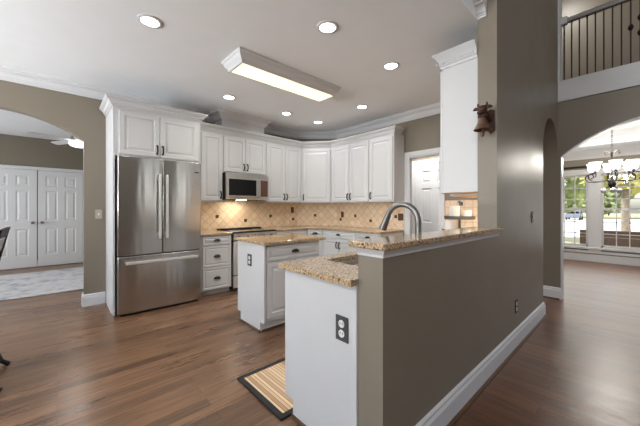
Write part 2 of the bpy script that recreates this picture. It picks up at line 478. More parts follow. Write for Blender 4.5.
# outer walls with window openings (left, south, hall)
def wall_win_x(name, x, t, y0, y1, z1, wins, mat):
    """wall in plane x with rectangular openings [(ya, yb, za, zb)] sorted by y"""
    mb = MB(); y = y0
    for ya, yb, za, zb in wins:
        mb.box(x, x + t, y, ya, 0, z1); mb.box(x, x + t, ya, yb, 0, za); mb.box(x, x + t, ya, yb, zb, z1); y = yb
    mb.box(x, x + t, y, y1, 0, z1)
    return struct(mb.build(name, mat))
def window_x(n, x, ya, yb, za, zb, cols, rows, inward, casing=.09, sash=True):
    """double-hung window in plane x; inward = +1/-1 direction into the room"""
    root = MB()
    fx0, fx1 = sorted((x - .02 * inward, x + .03 * inward))
    c0, c1 = sorted((x + .05 * inward, x + .075 * inward))
    fr = root
    for q in ((ya, ya + .04, za, zb), (yb - .04, yb, za, zb), (ya, yb, za, za + .05), (ya, yb, zb - .04, zb)): fr.box(fx0, fx1, *q)
    if sash: fr.box(fx0 - .005, fx1 + .005, ya, yb, (za + zb) / 2 + .015, (za + zb) / 2 + .065)
    o = struct(fr.build('window_%d' % n, 'trim'))
    mu = MB()
    for k in range(1, cols): yy = ya + .04 + (yb - ya - .08) * k / cols; mu.box(x - .008, x + .012, yy - .009, yy + .009, za + .05, zb - .04)
    for k in range(1, rows):
        if sash and k == rows // 2: continue
        zz = za + .05 + (zb - za - .09) * k / rows; mu.box(x - .008, x + .012, ya + .04, yb - .04, zz - .009, zz + .009)
    mu.build('muntin_grid', 'trim', o)
    MB().box(x - .003, x + .003, ya + .03, yb - .03, za + .04, zb - .03).build('pane', 'glass', o)
    return o
wall_win_x('wall_left', -4.1, .1, -4.6, 8.7, TOP, [(-3.5, -.5, .55, 2.65), (1.6, 4.2, .5, 2.4)], 'taupe')

window_x(3, -4.05, -3.5, -.5, .55, 2.65, 6, 4, 1); window_x(4, -4.05, 1.6, 4.2, .5, 2.4, 6, 4, 1)
mb = MB()
mb.box(-4, 3.25, -4.6, -4.5, 0, TOP); mb.box(3.95, X5 + .1, -4.6, -4.5, 0, TOP); mb.box(3.25, 3.95, -4.6, -4.5, 3.1, TOP); mb.box(3.25, 3.95, -4.6, -4.5, 0, .35)
struct(mb.build('wall_front', 'taupe'))
mb = MB(); yw = -4.55
for q in ((3.25, 3.31, .35, 3.1), (3.89, 3.95, .35, 3.1), (3.31, 3.89, .35, .42), (3.31, 3.89, 3.03, 3.1), (3.31, 3.89, 1.68, 1.74)): mb.box(q[0], q[1], yw - .03, yw + .04, q[2], q[3])
o = struct(mb.build('window_6', 'trim')); MB().box(3.29, 3.91, yw - .003, yw + .003, .4, 3.06).build('pane', 'glass', o)
# hall beyond the arch
struct(MB().box(-3.2, 2.1, 8.62, 8.72, 0, 2.74).build('wall_closet', 'hall'))
struct(MB().box(2.0, 2.1, BW + .14, 8.62, 0, 2.74).build('wall_hall_right', 'hall'))
wall_win_x('wall_hall_left', -3.1, .1, BW + .14, 8.62, 2.74, [(5.9, 7.7, .7, 2.3)], 'hall')
# dining room
struct(MB().box(X5 + .14, XF, 1.75, 1.85, 0, 2.9).build('wall_dining_left', 'taupe'))
struct(MB().box(X5 + .14, XF, -2.4, -2.3, 0, 2.9).build('wall_dining_right', 'taupe'))
WZ0, WZ1 = .335, 2.03
wall_win_x('wall_far', XF, .14, -2.4, 1.85, 2.9, [(-2.0, -1.12, WZ0, WZ1), (-.30, .60, WZ0, WZ1), (.82, 1.70, WZ0, WZ1)], 'taupe')
for n, (a, b) in enumerate(((.82, 1.70), (-.30, .60), (-2.0, -1.12))):
    window_x((1, 2, 5)[n], XF + .06, a, b, WZ0, WZ1, 4, 6, -1)
# window casings, apron, sill and dining baseboard
mb = MB()
for a, b in ((1.70, 1.75), (.60, .82), (-.40, -.30), (-1.12, -1.0)): mb.box(XF - .025, XF, a, b, .25, 2.03)
mb.box(XF - .03, XF, -2.1, 1.75, 2.03, 2.16); mb.box(XF - .05, XF, -2.1, 1.75, .285, .335)
struct(mb.build('trim_3', 'trim', bevel=.004))
mb = MB(); mb.box(XF - .02, XF, -2.3, 1.75, 0, .17); mb.box(XF - .035, XF, -2.3, 1.75, .195, .25)
struct(mb.build('baseboard_far', 'trim', bevel=.004))
struct(MB().sweep([(0, -.20), (.015, -.20), (.03, -.15), (.09, -.06), (.12, -.02), (.14, 0), (0, 0)], [(XF, -2.3), (XF, 1.75), (X5 + .14, 1.75)], 2.60).build('trim_4', 'trim'))
struct(MB().sweep([(0, -.13), (.012, -.13), (.05, -.06), (.09, -.015), (.1, 0), (0, 0)], [(8.6, -1.65), (8.6, 1.1), (5.9, 1.1), (5.9, -1.65)], 2.86).build('trim_5', 'trim'))
# white strip lining the dining arch, painted for its lit edge
mb = MB()
lit_edge = [(b_pts[0][0], 0)] + b_pts + [(b_pts[-1][0], 0)]
loops = []
for i, (y, z) in enumerate(lit_edge):
    d = Vector((bc - y, max(bz, z) - z if z < bz else bz - z)); d = Vector((bc - y, 0)) if i in (0, len(lit_edge) - 1) else d
    d.normalize()
    loops.append([(X5 + .003, y, z), (X5 + .003, y + d.x * .014, z + d.y * .014), (X5 + .137, y + d.x * .014, z + d.y * .014), (X5 + .137, y, z)])
mb.loft(loops); struct(mb.build('trim_6', 'trim'))

# kitchen ceiling crown
CR = [(0, -.125), (.016, -.125), (.016, -.110), (.024, -.108), (.024, -.095), (.034, -.093), (.042, -.070), (.058, -.050), (.082, -.040), (.082, -.026), (.096, -.022), (.108, -.012), (.108, 0), (0, 0)]
struct(MB().sweep([(-o, h) for o, h in CR], [(-4, BW), (1.93, BW), (1.93, 4.45), (2.71, 4.45), (2.71, BW), (3.657, BW), (RW, 4.157), (RW, HW1), (2.95, HW1)], CE).build('trim_7', 'trim'))
struct(MB().sweep([(-o, h) for o, h in CR], [(NX, HW1 - .0005), (NX, .826)], 2.915).build('trim_16', 'trim'))
# baseboards
BB = [(0, 0), (.018, 0), (.018, .105), (.012, .125), (.012, .14), (0, .15)]
BBR = [(-o, h) for o, h in BB]
struct(MB().sweep(BBR, [(-4, BW), (a_pts[-1][0], BW), (a_pts[-1][0], BW + .14)]).build('baseboard_left', 'trim'))
struct(MB().sweep(BBR, [(.25, BW + .14), (.25, BW), (.47, BW)]).build('baseboard_back', 'trim'))
BD = [(0, 0), (.02, 0), (.02, .12), (.012, .135), (.012, .150), (0, .162)]
struct(MB().sweep([(-o, h) for o, h in BD], [(1.055, HW0), (4.18, HW0), (4.18, HW1)]).build('baseboard_divider', 'trim'))
SH = [(.02, 0), (.036, 0), (.034, .012), (.026, .02), (.02, .02)]
struct(MB().sweep([(-o, h) for o, h in SH], [(1.055, HW0), (4.18, HW0), (4.18, HW1)]).build('trim_8', 'shoe'))
struct(MB().sweep([(-o, h) for o, h in BD], [(X5, 3.5), (X5, .735), (X5 + .1, .735)]).build('baseboard_dining', 'trim'))
struct(MB().sweep([(-o, h) for o, h in SH], [(X5, 3.5), (X5, .735)]).build('trim_9', 'shoe'))
struct(MB().sweep([(o, h) for o, h in BB], [(2.0, 8.62), (-3.0, 8.62)]).build('baseboard_hall', 'trim'))
# cased opening on kitchen right wall
mb = MB()
mb.box(RW - .02, RW, 2.50, 2.60, .0, 2.155); mb.box(RW - .02, RW, 1.93, 2.015, .0, 2.155); mb.box(RW - .02, RW, 2.015, 2.50, 2.07, 2.155)
mb.box(RW, RW + .12, 2.545, 2.565, 0, 2.075); mb.box(RW, RW + .12, 1.985, 2.005, 0, 2.075); mb.box(RW, RW + .12, 2.005, 2.545, 2.055, 2.075)
struct(mb.build('trim_11', 'trim', bevel=.004))

# six-panel doors
DP = [(0, 0), (0, .033), (.0, .035)]
def six_panel(name, m, wd, ht, kn, kind_structure=True):
    """door leaf in local frame: a 0..wd, b outward, z 0..ht; panels sunk with raised centres"""
    mb = MB(m)
    st, mid = .115 * wd / .71, .11 * wd / .71
    pw = (wd - 2 * st - mid) / 2
    rows = [(.24, .80), (.97, 1.60), (1.70, ht - .12)]
    cols = [(st, st + pw), (st + pw + mid, wd - st)]
    zs = [0] + [z for r in rows for z in r] + [ht]; xs = [0] + [x for c in cols for x in c] + [wd]
    for i in range(len(xs) - 1):
        for j in range(len(zs) - 1):
            a0, a1, z0, z1 = xs[i], xs[i + 1], zs[j], zs[j + 1]
            if i in (1, 3) and j in (1, 3, 5):
                loops = []
                for ins, d in ((0, .035), (.012, .026), (.028, .026), (.05, .034)):
                    loops.append([(a0 + ins, d, z0 + ins), (a1 - ins, d, z0 + ins), (a1 - ins, d, z1 - ins), (a0 + ins, d, z1 - ins)])
                mb.loft(loops, cap0=False)
            else: mb.poly([(a0, .035, z0), (a1, .035, z0), (a1, .035, z1), (a0, .035, z1)])
    mb.poly([(0, 0, 0), (wd, 0, 0), (wd, 0, ht), (0, 0, ht)])
    for q in (((0, 0), (0, ht)), ((wd, 0), (wd, ht))): mb.poly([(q[0][0], 0, 0), (q[0][0], .035, 0), (q[0][0], .035, ht), (q[0][0], 0, ht)])
    for z in (0, ht): mb.poly([(0, 0, z), (0, .035, z), (wd, .035, z), (wd, 0, z)])
    bmesh.ops.remove_doubles(mb.bm, verts=mb.bm.verts, dist=1e-5)
    o = mb.build(name, 'trim'); struct(o)
    k = MB(m @ Matrix.Translation((kn, .035, .93)))
    k.lathe([(.03, 0), (.03, .006), (.012, .01), (.011, .03), (.024, .036), (.03, .05), (.026, .062), (.01, .068)], axis='y', seg=14)
    k.build('door_knob', 'knob', o, smooth=True)
    return o
F_hall = lambda x: frame((x, 8.615, .012), (1, 0, 0), (0, -1, 0))
six_panel('door_1', F_hall(-.303), .74, 2.035, .065)
six_panel('door_2', F_hall(-1.058), .74, 2.035, .74 - .065)
mb = MB(); mb.box(-1.16, -1.065, 8.58, 8.62, 0, 2.12); mb.box(.445, .54, 8.58, 8.62, 0, 2.12); mb.box(-1.065, .445, 8.58, 8.62, 2.052, 2.12)
struct(mb.build('trim_12', 'trim', bevel=.004))
six_panel('door_3', frame((X5 - .005, 2.85, .012), (0, -1, 0), (-1, 0, 0)), .72, 2.04, .065)
mb = MB(); mb.box(X5 - .045, X5, 2.855, 2.94, 0, 2.14); mb.box(X5 - .045, X5, 2.04, 2.125, 0, 2.14); mb.box(X5 - .045, X5, 2.125, 2.855, 2.057, 2.14)
struct(mb.build('trim_13', 'trim', bevel=.004))

# ------------------------------------------------------------------ cabinets
DOOR = [(0, 0), (0, .017), (.003, .02), (.052, .02), (.058, .011), (.068, .010), (.092, .018)]
DRAW = [(0, 0), (0, .017), (.003, .02), (.026, .02), (.032, .012), (.038, .012), (.052, .018)]
def pull(m, a, z, L, parent):
    mb = MB(m)
    mb.tube([(a, .02, z - L / 2), (a, .040, z - L / 2 + .006), (a, .047, z - L / 4), (a, .05, z), (a, .047, z + L / 4), (a, .040, z + L / 2 - .006), (a, .02, z + L / 2)], .0095, 6)
    for s in (-1, 1): mb.lathe([(.013, .02), (.012, .025), (.006, .03)], (a, 0, z + s * L / 2), 8, 'y')
    mb.build('handle', 'black', parent, smooth=True)
def cup(m, a, z, parent):
    mb = MB(m); loops = []
    for i in range(13):
        th = math.pi * i / 12; st = max(math.sin(th), .02)
        loops.append([(a + .052 * math.cos(th), .02 + .032 * st * math.cos(R(90 * j / 6)), z - .012 + .034 * st * math.sin(R(90 * j / 6))) for j in range(7)] + [(a + .052 * math.cos(th), .02, z - .012)])
    mb.loft(loops); mb.build('cup_pull', 'black', parent, smooth=True)
def cdoor(m, a0, a1, z0, z1, root, hside=None, top=False, L=.10):
    d = MB(m).panel(a0, a1, z0, z1, DOOR, 0).build('door', 'cab', root)
    if hside is not None:
        a = a0 + .028 if hside < 0 else a1 - .028
        pull(m, a, (z1 - .10) if top else (z0 + .09), L, d)
    return d
def cdrawer(m, a0, a1, z0, z1, root, pulls=1):
    d = MB(m).panel(a0, a1, z0, z1, DRAW, 0).build('drawer', 'cab', root)
    if pulls: cup(m, (a0 + a1) / 2, (z0 + z1) / 2 + .002, d)
    return d

UZ0, UZ1 = 1.348, 2.44
# refrigerator surround
g = thing('refrigerator_cabinet', 'white cabinet surround over the stainless refrigerator with two short doors', 'cabinet', (.95, 4.74, 0))
mb = MB(); mb.box(.475, .495, 4.075, BW - .003, 0, 2.44); mb.build('side_panel', 'cab', g, bevel=.002)
mb = MB(); mb.box(1.445, 1.465, 4.075, BW - .003, 0.92, 2.44); mb.build('side_panel', 'cab', g, bevel=.002)
MB().box(.496, 1.444, 4.075, BW - .003, 1.86, 2.44).build('body', 'cab', g)
m = frame((0, 4.075, 0), (1, 0, 0), (0, -1, 0))
cdoor(m, .532, .955, 1.885, 2.39, g, 1); cdoor(m, .963, 1.43, 1.885, 2.39, g, -1)
CC = [(0, -.10), (.012, -.10), (.012, -.088), (.020, -.086), (.020, -.072), (.030, -.070), (.036, -.052), (.048, -.038), (.062, -.032), (.062, -.020), (.076, -.014), (.076, 0), (0, 0)]
MB().sweep([(-o, h) for o, h in CC], [(.475, BW - .09), (.475, 4.075), (1.465, 4.075), (1.465, BW - .115)], 2.53).build('crown', 'cab', g)

# upper cabinets on back wall
def upper(label, x0, x1, z0, doors, rz=.09):
    g = thing('wall_cabinet', label, 'cabinet', ((x0 + x1) / 2, BW, z0), 'white wall cabinets along the back and right walls')
    MB().box(x0, x1, 4.43, BW - .012, z0, UZ1).build('body', 'cab', g)
    m = frame((0, 4.43, 0), (1, 0, 0), (0, -1, 0))
    for a0, a1, s in doors: cdoor(m, a0, a1, z0 + .018, 2.39, g, s)
    return g
upper('white single-door wall cabinet between the refrigerator surround and the microwave', 1.468, 1.934, UZ0, [(1.60, 1.925, 1)])
upper('white short two-door wall cabinet directly above the microwave', 1.936, 2.716, 1.815, [(1.95, 2.32, 1), (2.328, 2.70, -1)])
upper('white two-door wall cabinet just right of the microwave', 2.718, 3.512, UZ0, [(2.735, 3.125, 1), (3.133, 3.50, -1)])
# corner diagonal
g = thing('wall_cabinet', 'white single-door wall cabinet set diagonally across the kitchen corner', 'cabinet', (3.8, 4.3, UZ0), 'white wall cabinets along the back and right walls')
MB().prism([(3.514, 4.43), (3.514, BW - .012), (3.645, BW - .012), (RW - .012, 4.145), (RW - .012, 4.003), (3.93, 4.003)], 'z', UZ0, UZ1).build('body', 'cab', g)
m = frame((3.516, 4.428, 0), (.414, -.425, 0), (-.425, -.414, 0))
dl = math.hypot(.414, .425)
cdoor(m, .022, dl - .022, UZ0 + .018, 2.39, g, -1)
def upper_r(label, y0, y1, doors):
    g = thing('wall_cabinet', label, 'cabinet', (RW, (y0 + y1) / 2, UZ0), 'white wall cabinets along the back and right walls')
    MB().box(3.93, RW - .012, y0, y1, UZ0, UZ1).build('body', 'cab', g)
    m = frame((3.93, 0, 0), (0, -1, 0), (-1, 0, 0))
    for a0, a1, s in doors: cdoor(m, -a0, -a1, UZ0 + .018, 2.39, g, s)
upper_r('white two-door wall cabinet on the right wall beside the corner cabinet', 3.084, 4.001, [(3.985, 3.535, 1), (3.527, 3.095, -1)])
upper_r('white single-door wall cabinet at the end of the run by the cased opening', 2.60, 3.082, [(3.07, 2.62, -1)])
cp = [(1.475, 4.43), (3.514, 4.43), (3.93, 4.003), (3.93, 2.60), (RW - .125, 2.60)]
tag(MB().sweep([(-o, h) for o, h in CC], cp, 2.525).build('cabinet_crown', 'cab'), 'white crown moulding running along the top of the wall cabinets', 'moulding')
# boxed chase over the microwave cabinet
tag(MB().box(1.935, 2.705, 4.455, BW - .005, 2.53, CE - .002).build('vent_chase', 'cab'), 'white boxed chase between the microwave cabinet top and the ceiling', 'vent chase')

# base cabinets
BZ = .884; WZ = .859
g = thing('base_cabinet', 'white three-drawer base cabinet right beside the refrigerator', 'cabinet', (1.68, BW, 0), 'white base cabinets along the walls')
MB().box(1.468, 1.932, 4.11, BW - .012, .075, WZ - .001).build('body', 'cab', g); MB().box(1.468, 1.932, 4.18, BW - .02, 0, .074).build('toe_kick', 'cab', g)
m = frame((0, 4.11, 0), (1, 0, 0), (0, -1, 0))
for z0, z1 in ((.718, .848), (.412, .704), (.09, .398)): cdrawer(m, 1.50, 1.915, z0, z1, g)
g = thing('base_cabinet', 'white base cabinet between the range and the kitchen corner', 'cabinet', (3.0, BW, 0), 'white base cabinets along the walls')
MB().box(2.712, 3.40, 4.11, BW - .012, .075, WZ - .001).build('body', 'cab', g); MB().box(2.712, 3.40, 4.18, BW - .02, 0, .074).build('toe_kick', 'cab', g)
cdrawer(m, 2.73, 3.38, .722, .848, g); cdoor(m, 2.73, 3.05, .09, .704, g, 1, True); cdoor(m, 3.058, 3.38, .09, .704, g, -1, True)
g = thing('base_cabinet', 'white diagonal corner base cabinet with one small drawer', 'cabinet', (3.8, 4.3, 0), 'white base cabinets along the walls')
MB().prism([(3.402, 4.11), (3.402, BW - .012), (3.645, BW - .012), (RW - .012, 4.145), (RW - .012, 3.90), (3.61, 3.90)], 'z', .075, WZ - .001).build('body', 'cab', g)
MB().prism([(3.402, 4.20), (3.402, BW - .02), (3.64, BW - .02), (RW - .02, 4.14), (RW - .02, 3.90), (3.70, 3.90)], 'z', 0, .074).build('toe_kick', 'cab', g)
m2 = frame((3.403, 4.109, 0), (.208, -.21, 0), (-.21, -.208, 0)); l2 = math.hypot(.208, .21)
cdrawer(m2, .012, l2 - .012, .722, .848, g); cdoor(m2, .012, l2 - .012, .09, .704, g, -1, True)
m = frame((3.61, 0, 0), (0, -1, 0), (-1, 0, 0))
for y0, y1, lab in ((3.09, 3.898, 'white base cabinet on right wall with one drawer over two doors, beside the corner unit'), (2.62, 3.088, 'white base cabinet on right wall ending at the cased opening')):
    g = thing('base_cabinet', lab, 'cabinet', (RW, (y0 + y1) / 2, 0), 'white base cabinets along the walls')
    MB().box(3.61, RW - .012, y0, y1, .075, WZ - .001).build('body', 'cab', g); MB().box(3.68, RW - .02, y0, y1, 0, .074).build('toe_kick', 'cab', g)
    cdrawer(m, -y1 + .015, -y0 - .015, .722, .848, g)
    if y1 > 3.5:
        mid = -(y0 + y1) / 2
        cdoor(m, -y1 + .015, mid - .004, .09, .704, g, 1, True); cdoor(m, mid + .004, -y0 - .015, .09, .704, g, -1, True)
    else: cdoor(m, -y1 + .015, -y0 - .015, .09, .704, g, -1, True)

def slab(poly, name, label, z0=BZ, z1=.914, bevel=.005):
    return tag(MB().prism(poly, 'z', z0, z1).build(name, 'granite', bevel=bevel), label, 'countertop')
slab([(1.469, 4.07), (1.934, 4.07), (1.934, BW - .012), (1.469, BW - .012)], 'countertop', 'short speckled granite countertop between refrigerator and range', WZ, .889)
slab([(2.708, 4.07), (3.385, 4.07), (3.57, 3.883), (3.57, 2.60), (RW - .012, 2.60), (RW - .012, 4.14), (3.64, BW - .012), (2.708, BW - .012)], 'countertop', 'speckled granite countertop turning the kitchen corner under the tile backsplash', WZ, .889)

# backsplash with accent tiles
def uvf_main(co):
    if co.x < 3.655: return (co.x, co.z)
    if co.y > 4.155: return (3.657 + math.hypot(co.x - 3.657, co.y - BW), co.z)
    return (3.657 + .8245 + 4.157 - co.y, co.z)
mb = MB()
d = .008
q = [((1.468, BW - d), (3.657 - .0033, BW - d)), ((3.657 - .0033, BW - d), (RW - d, 4.157 - .0033)), ((RW - d, 4.157 - .0033), (RW - d, 2.61))]
for (xa, ya), (xb, yb) in q: mb.poly([(xa, ya, .8895), (xb, yb, .8895), (xb, yb, UZ0 - .001), (xa, ya, UZ0 - .001)])
mb.box(1.937, 2.705, BW - .005, BW - .002, UZ0, 1.8)
mb.poly([(1.936, BW - d, UZ0 - .001), (2.717, BW - d, UZ0 - .001), (2.717, BW - d, 1.38), (1.936, BW - d, 1.38)])
mb.mi = 1
def acc(o, a, n, z):
    k = MB(frame(o, a, n)); s = .026
    f = mb.m; mb.m = frame(o, a, n); mb.box(-s, s, -.001, .003, z - s, z + s); mb.m = f; k.bm.free()
for x, z in ((1.973, 1.108), (2.492, 1.027), (3.014, 1.097), (3.548, 1.027)): acc((x, BW - d, 0), (1, 0, 0), (0, -1, 0), z)
acc((3.915, 4.482 - d * 1.4 - .0, 0), (1, -1, 0), (-1, -1, 0), 1.10)
for y, z in ((4.05, 1.02), (3.665, 1.10), (3.294, 1.018), (2.767, 1.105)): acc((RW - d, y, 0), (0, -1, 0), (-1, 0, 0), z)
# keep the sheet one mesh: uv set from positions before the walls' tint
tag(mb.build('tile_backsplash', ['tile45', 'accent'], uvf=uvf_main), 'tan travertine backsplash of diagonal tiles with small dark accents', 'backsplash')
mb = MB(); mb.poly([(RW - .006, .897, .9145), (RW - .006, 1.925, .9145), (RW - .006, 1.925, 1.36), (RW - .006, .897, 1.36)])
mb.poly([(NX + .01, HW1 + .006, .9145), (RW - .006, HW1 + .006, .9145), (RW - .006, HW1 + .006, 1.36), (NX + .01, HW1 + .006, 1.36)])
mb.mi = 1; acc((RW - .006, 1.70, 0), (0, -1, 0), (-1, 0, 0), 1.31); acc((RW - .006, 1.28, 0), (0, -1, 0), (-1, 0, 0), 1.31)
tag(mb.build('tile_backsplash', ['tile0', 'accent'], uvf=lambda c: (c.y + c.x, c.z)), 'square tan tile backsplash under the hanging cabinet behind the tiered tray', 'backsplash')

# range
g = thing('range', 'stainless slide-in range with black glass cooktop below the microwave', 'range', (2.32, 4.4, 0))
MB().box(1.942, 2.70, 4.10, 4.71, .02, .868).build('body', 'rubber', g)
MB().box(1.938, 2.704, 4.085, 4.71, .869, .893).build('cooktop', 'blackglass', g, bevel=.004)
MB().box(1.938, 2.704, 4.060, 4.0845, .872, .893).build('front_trim', 'rubber', g, bevel=.004)
MB().box(1.938, 2.704, 4.55, 4.66, .894, .912).build('rear_vent', 'rubber', g, bevel=.004)
for x in (2.06, 2.45): MB().prism(arc(x + .06, 4.33, .10, .10, 0, 360, 23)[:-1], 'z', .8932, .8942).build('burner', 'plate', g)
o = MB().box(1.95, 2.692, 4.065, 4.099, .24, .745).build('oven_door', 'bright', g, bevel=.006)
MB().box(2.05, 2.59, 4.062, 4.066, .34, .60).build('oven_window', 'blackglass', o)
MB().tube([(2.02, 4.065, .69), (2.02, 4.02, .69), (2.62, 4.02, .69), (2.62, 4.065, .69)], .011).build('handle', 'chrome', o, smooth=True)
o = MB().box(1.95, 2.692, 4.065, 4.099, .05, .225).build('storage_drawer', 'bright', g, bevel=.006)
o = MB().box(1.95, 2.692, 4.066, 4.099, .76, .866).build('control_panel', 'mwsteel', g, bevel=.004)
for k in range(5): MB().lathe([(.02, 0), (.018, -.025), (.002, -.026)], (2.04 + k * .14, 4.066, .81), 12, 'y').build('knob', 'chrome', o, smooth=True)

# microwave
g = thing('microwave', 'stainless over-the-range microwave with dark window and small lamp below', 'microwave', (2.3, 4.5, 1.385))
MB().box(1.945, 2.705, 4.335, BW - .012, 1.385, 1.812).build('body', 'rubber', g, bevel=.003)
MB().box(1.942, 2.708, 4.315, 4.336, 1.735, 1.810).build('top_vent', 'mwsteel', g, bevel=.004)
MB().box(1.942, 2.708, 4.32, 4.336, 1.386, 1.42).build('bottom_trim', 'mwsteel', g, bevel=.004)
o = MB().box(1.942, 2.52, 4.305, 4.334, 1.422, 1.733).build('door', 'mwsteel', g, bevel=.006)
MB().box(1.985, 2.465, 4.300, 4.306, 1.45, 1.71).build('door_window', 'blackglass', o, bevel=.002)
MB().tube([(2.50, 4.305, 1.44), (2.50, 4.265, 1.45), (2.50, 4.262, 1.58), (2.50, 4.265, 1.70), (2.50, 4.305, 1.715)], .012).build('handle', 'mwsteel', o, smooth=True)
o = MB().box(2.524, 2.708, 4.307, 4.334, 1.422, 1.733).build('control_panel', 'mwsteel', g, bevel=.005)
MB().box(2.55, 2.685, 4.303, 4.308, 1.44, 1.715).build('keypad', plain('brown_keypad', rgb(92, 62, 52), .3), o)
MB().box(2.17, 2.31, 4.36, 4.44, 1.375, 1.384).build('lamp', 'hoodlamp', g)
area('hood_light', (2.24, 4.5, 1.37), (0, 0, 0), .25, .14, 3.5, (1, .86, .68), None)

# ------------------------------------------------------------------ refrigerator
FX0, FX1, FY = .508, 1.432, 3.965
g = thing('refrigerator', 'stainless french-door refrigerator with bottom freezer drawer', 'refrigerator', (.96, 4.3, 0))
MB().box(FX0 + .005, FX1 - .005, 4.045, 4.70, .012, 1.83).build('body', plain('dark_grey_steel', rgb(74, 74, 76), .4, .6), g, bevel=.005)
def bowed(x0, x1, z0, z1, bow=.012):
    mb = MB(); n = 8; lo = []; 
    pts = [(x0, 4.042), (x1, 4.042)]
    for k in range(n + 1):
        t = k / n; pts.append((x1 + (x0 - x1) * t, FY - bow * (1 - (2 * t - 1) ** 2)))
    return mb.prism(pts, 'z', z0, z1)
d1 = bowed(FX0, .962, .70, 1.85).build('door', 'steel', g, bevel=.008, smooth=True, seg=3)
d2 = bowed(.968, FX1, .70, 1.85).build('door', 'steel', g, bevel=.008, smooth=True, seg=3)
d3 = bowed(FX0, FX1, .03, .688, .012).build('freezer_drawer', 'steel', g, bevel=.008, smooth=True, seg=3)
for x, d in ((.925, d1), (1.005, d2)):
    MB().box(x - .014, x + .014, 3.895, 3.915, .88, 1.66).build('handle', 'bright', d, bevel=.006)
    for z in (.92, 1.59): MB().box(x - .01, x + .01, 3.914, FY, z, z + .03).build('handle_mount', 'bright', d)
MB().box(.575, 1.375, 3.89, 3.912, .60, .635).build('handle', 'bright', d3, bevel=.006)
for x in (.63, 1.30): MB().box(x, x + .02, 3.911, FY, .607, .628).build('handle_mount', 'bright', d3)
MB().box(1.30, 1.40, FY - .007, FY, 1.715, 1.727).build('badge', 'black', d2)
mb = MB(); mb.box(FX0 + .03, FX1 - .03, 4.0, 4.04, .0, .028); mb.build('kick_grille', 'rubber', g)

# ------------------------------------------------------------------ island
g = thing('kitchen_island', 'small white kitchen island in the middle of the floor', 'kitchen island', (1.9, 2.75, 0))
mb = MB(); mb.prism([(2.495, .10), (2.57, .10), (2.57, 0), (2.99, 0), (2.99, .10), (3.06, .10), (3.06, BZ - .001), (2.495, BZ - .001)], 'x', 1.515, 1.533); mb.build('end_panel', 'cab', g, bevel=.002)
MB().box(1.534, 2.27, 2.515, 3.04, .10, BZ - .001).build('body', 'cab', g)
MB().box(1.534, 2.26, 2.57, 2.99, 0, .099).build('toe_kick', 'cab', g)
m = frame((0, 2.515, 0), (1, 0, 0), (0, -1, 0))
cdrawer(m, 1.552, 2.255, .715, .862, g); cdoor(m, 1.552, 1.90, .135, .70, g, None); cdoor(m, 1.908, 2.255, .135, .70, g, -1, True)
mr = frame((0, 3.04, 0), (-1, 0, 0), (0, 1, 0))
cdoor(mr, -2.255, -1.908, .135, .862, g, 1, True); cdoor(mr, -1.90, -1.552, .135, .862, g, -1, True)
mb = MB(); mb.box(1.499, 1.515, 2.56, 3.0, 0, .018); mb.box(1.534, 2.26, 2.555, 2.569, 0, .018); mb.build('shoe_moulding', 'shoe', g)
slab([(1.487, 2.445), (2.31, 2.445), (2.31, 3.085), (1.487, 3.085)], 'countertop', 'speckled granite top of the small kitchen island')

# ------------------------------------------------------------------ peninsula
g = thing('peninsula_cabinet', 'white end base cabinet of the peninsula backing onto the half wall', 'cabinet', (1.5, 1.15, 0))
mb = MB(); mb.prism([(HW1 + .002, 0), (1.395, 0), (1.395, .10), (1.475, .10), (1.475, BZ - .001), (HW1 + .002, BZ - .001)], 'x', 1.045, 1.063); mb.build('end_panel', 'cab', g, bevel=.002)
def bodyp(x0, x1, g):
    mb = MB(); mb.box(x0, x1, HW1 + .01, 1.45, .10, .60); mb.box(x0, x1, 1.42, 1.45, .60, BZ - .001); mb.box(x0, x0 + .02, HW1 + .01, 1.42, .6, BZ - .001); mb.box(x1 - .02, x1, HW1 + .01, 1.42, .6, BZ - .001); mb.build('body', 'cab', g)
    MB().box(x0, x1, HW1 + .02, 1.39, 0, .099).build('toe_kick', 'cab', g)
bodyp(1.064, 2.02, g)
m = frame((0, 1.45, 0), (-1, 0, 0), (0, 1, 0))
cdrawer(m, -2.01, -1.545, .715, .865, g, 0); cdrawer(m, -1.535, -1.07, .715, .865, g, 0)
cdoor(m, -2.01, -1.545, .13, .70, g, 1, True); cdoor(m, -1.535, -1.07, .13, .70, g, -1, True)
mb = MB(); mb.box(1.031, 1.045, HW1 + .002, 1.39, 0, .018); mb.box(1.045, 2.0, 1.396, 1.41, 0, .018); mb.build('shoe_moulding', 'shoe', g)
g = thing('peninsula_cabinet', 'white base cabinets behind the half wall towards the tiered tray', 'cabinet', (3.0, 1.15, 0))
bodyp(2.022, RW - .012, g)
for k in range(4):
    a0, a1 = -2.03 - k * .548, -2.03 - (k + 1) * .548 + .01
    cdrawer(m, a1, a0, .715, .865, g); cdoor(m, a1, a0, .13, .70, g, 1, True)
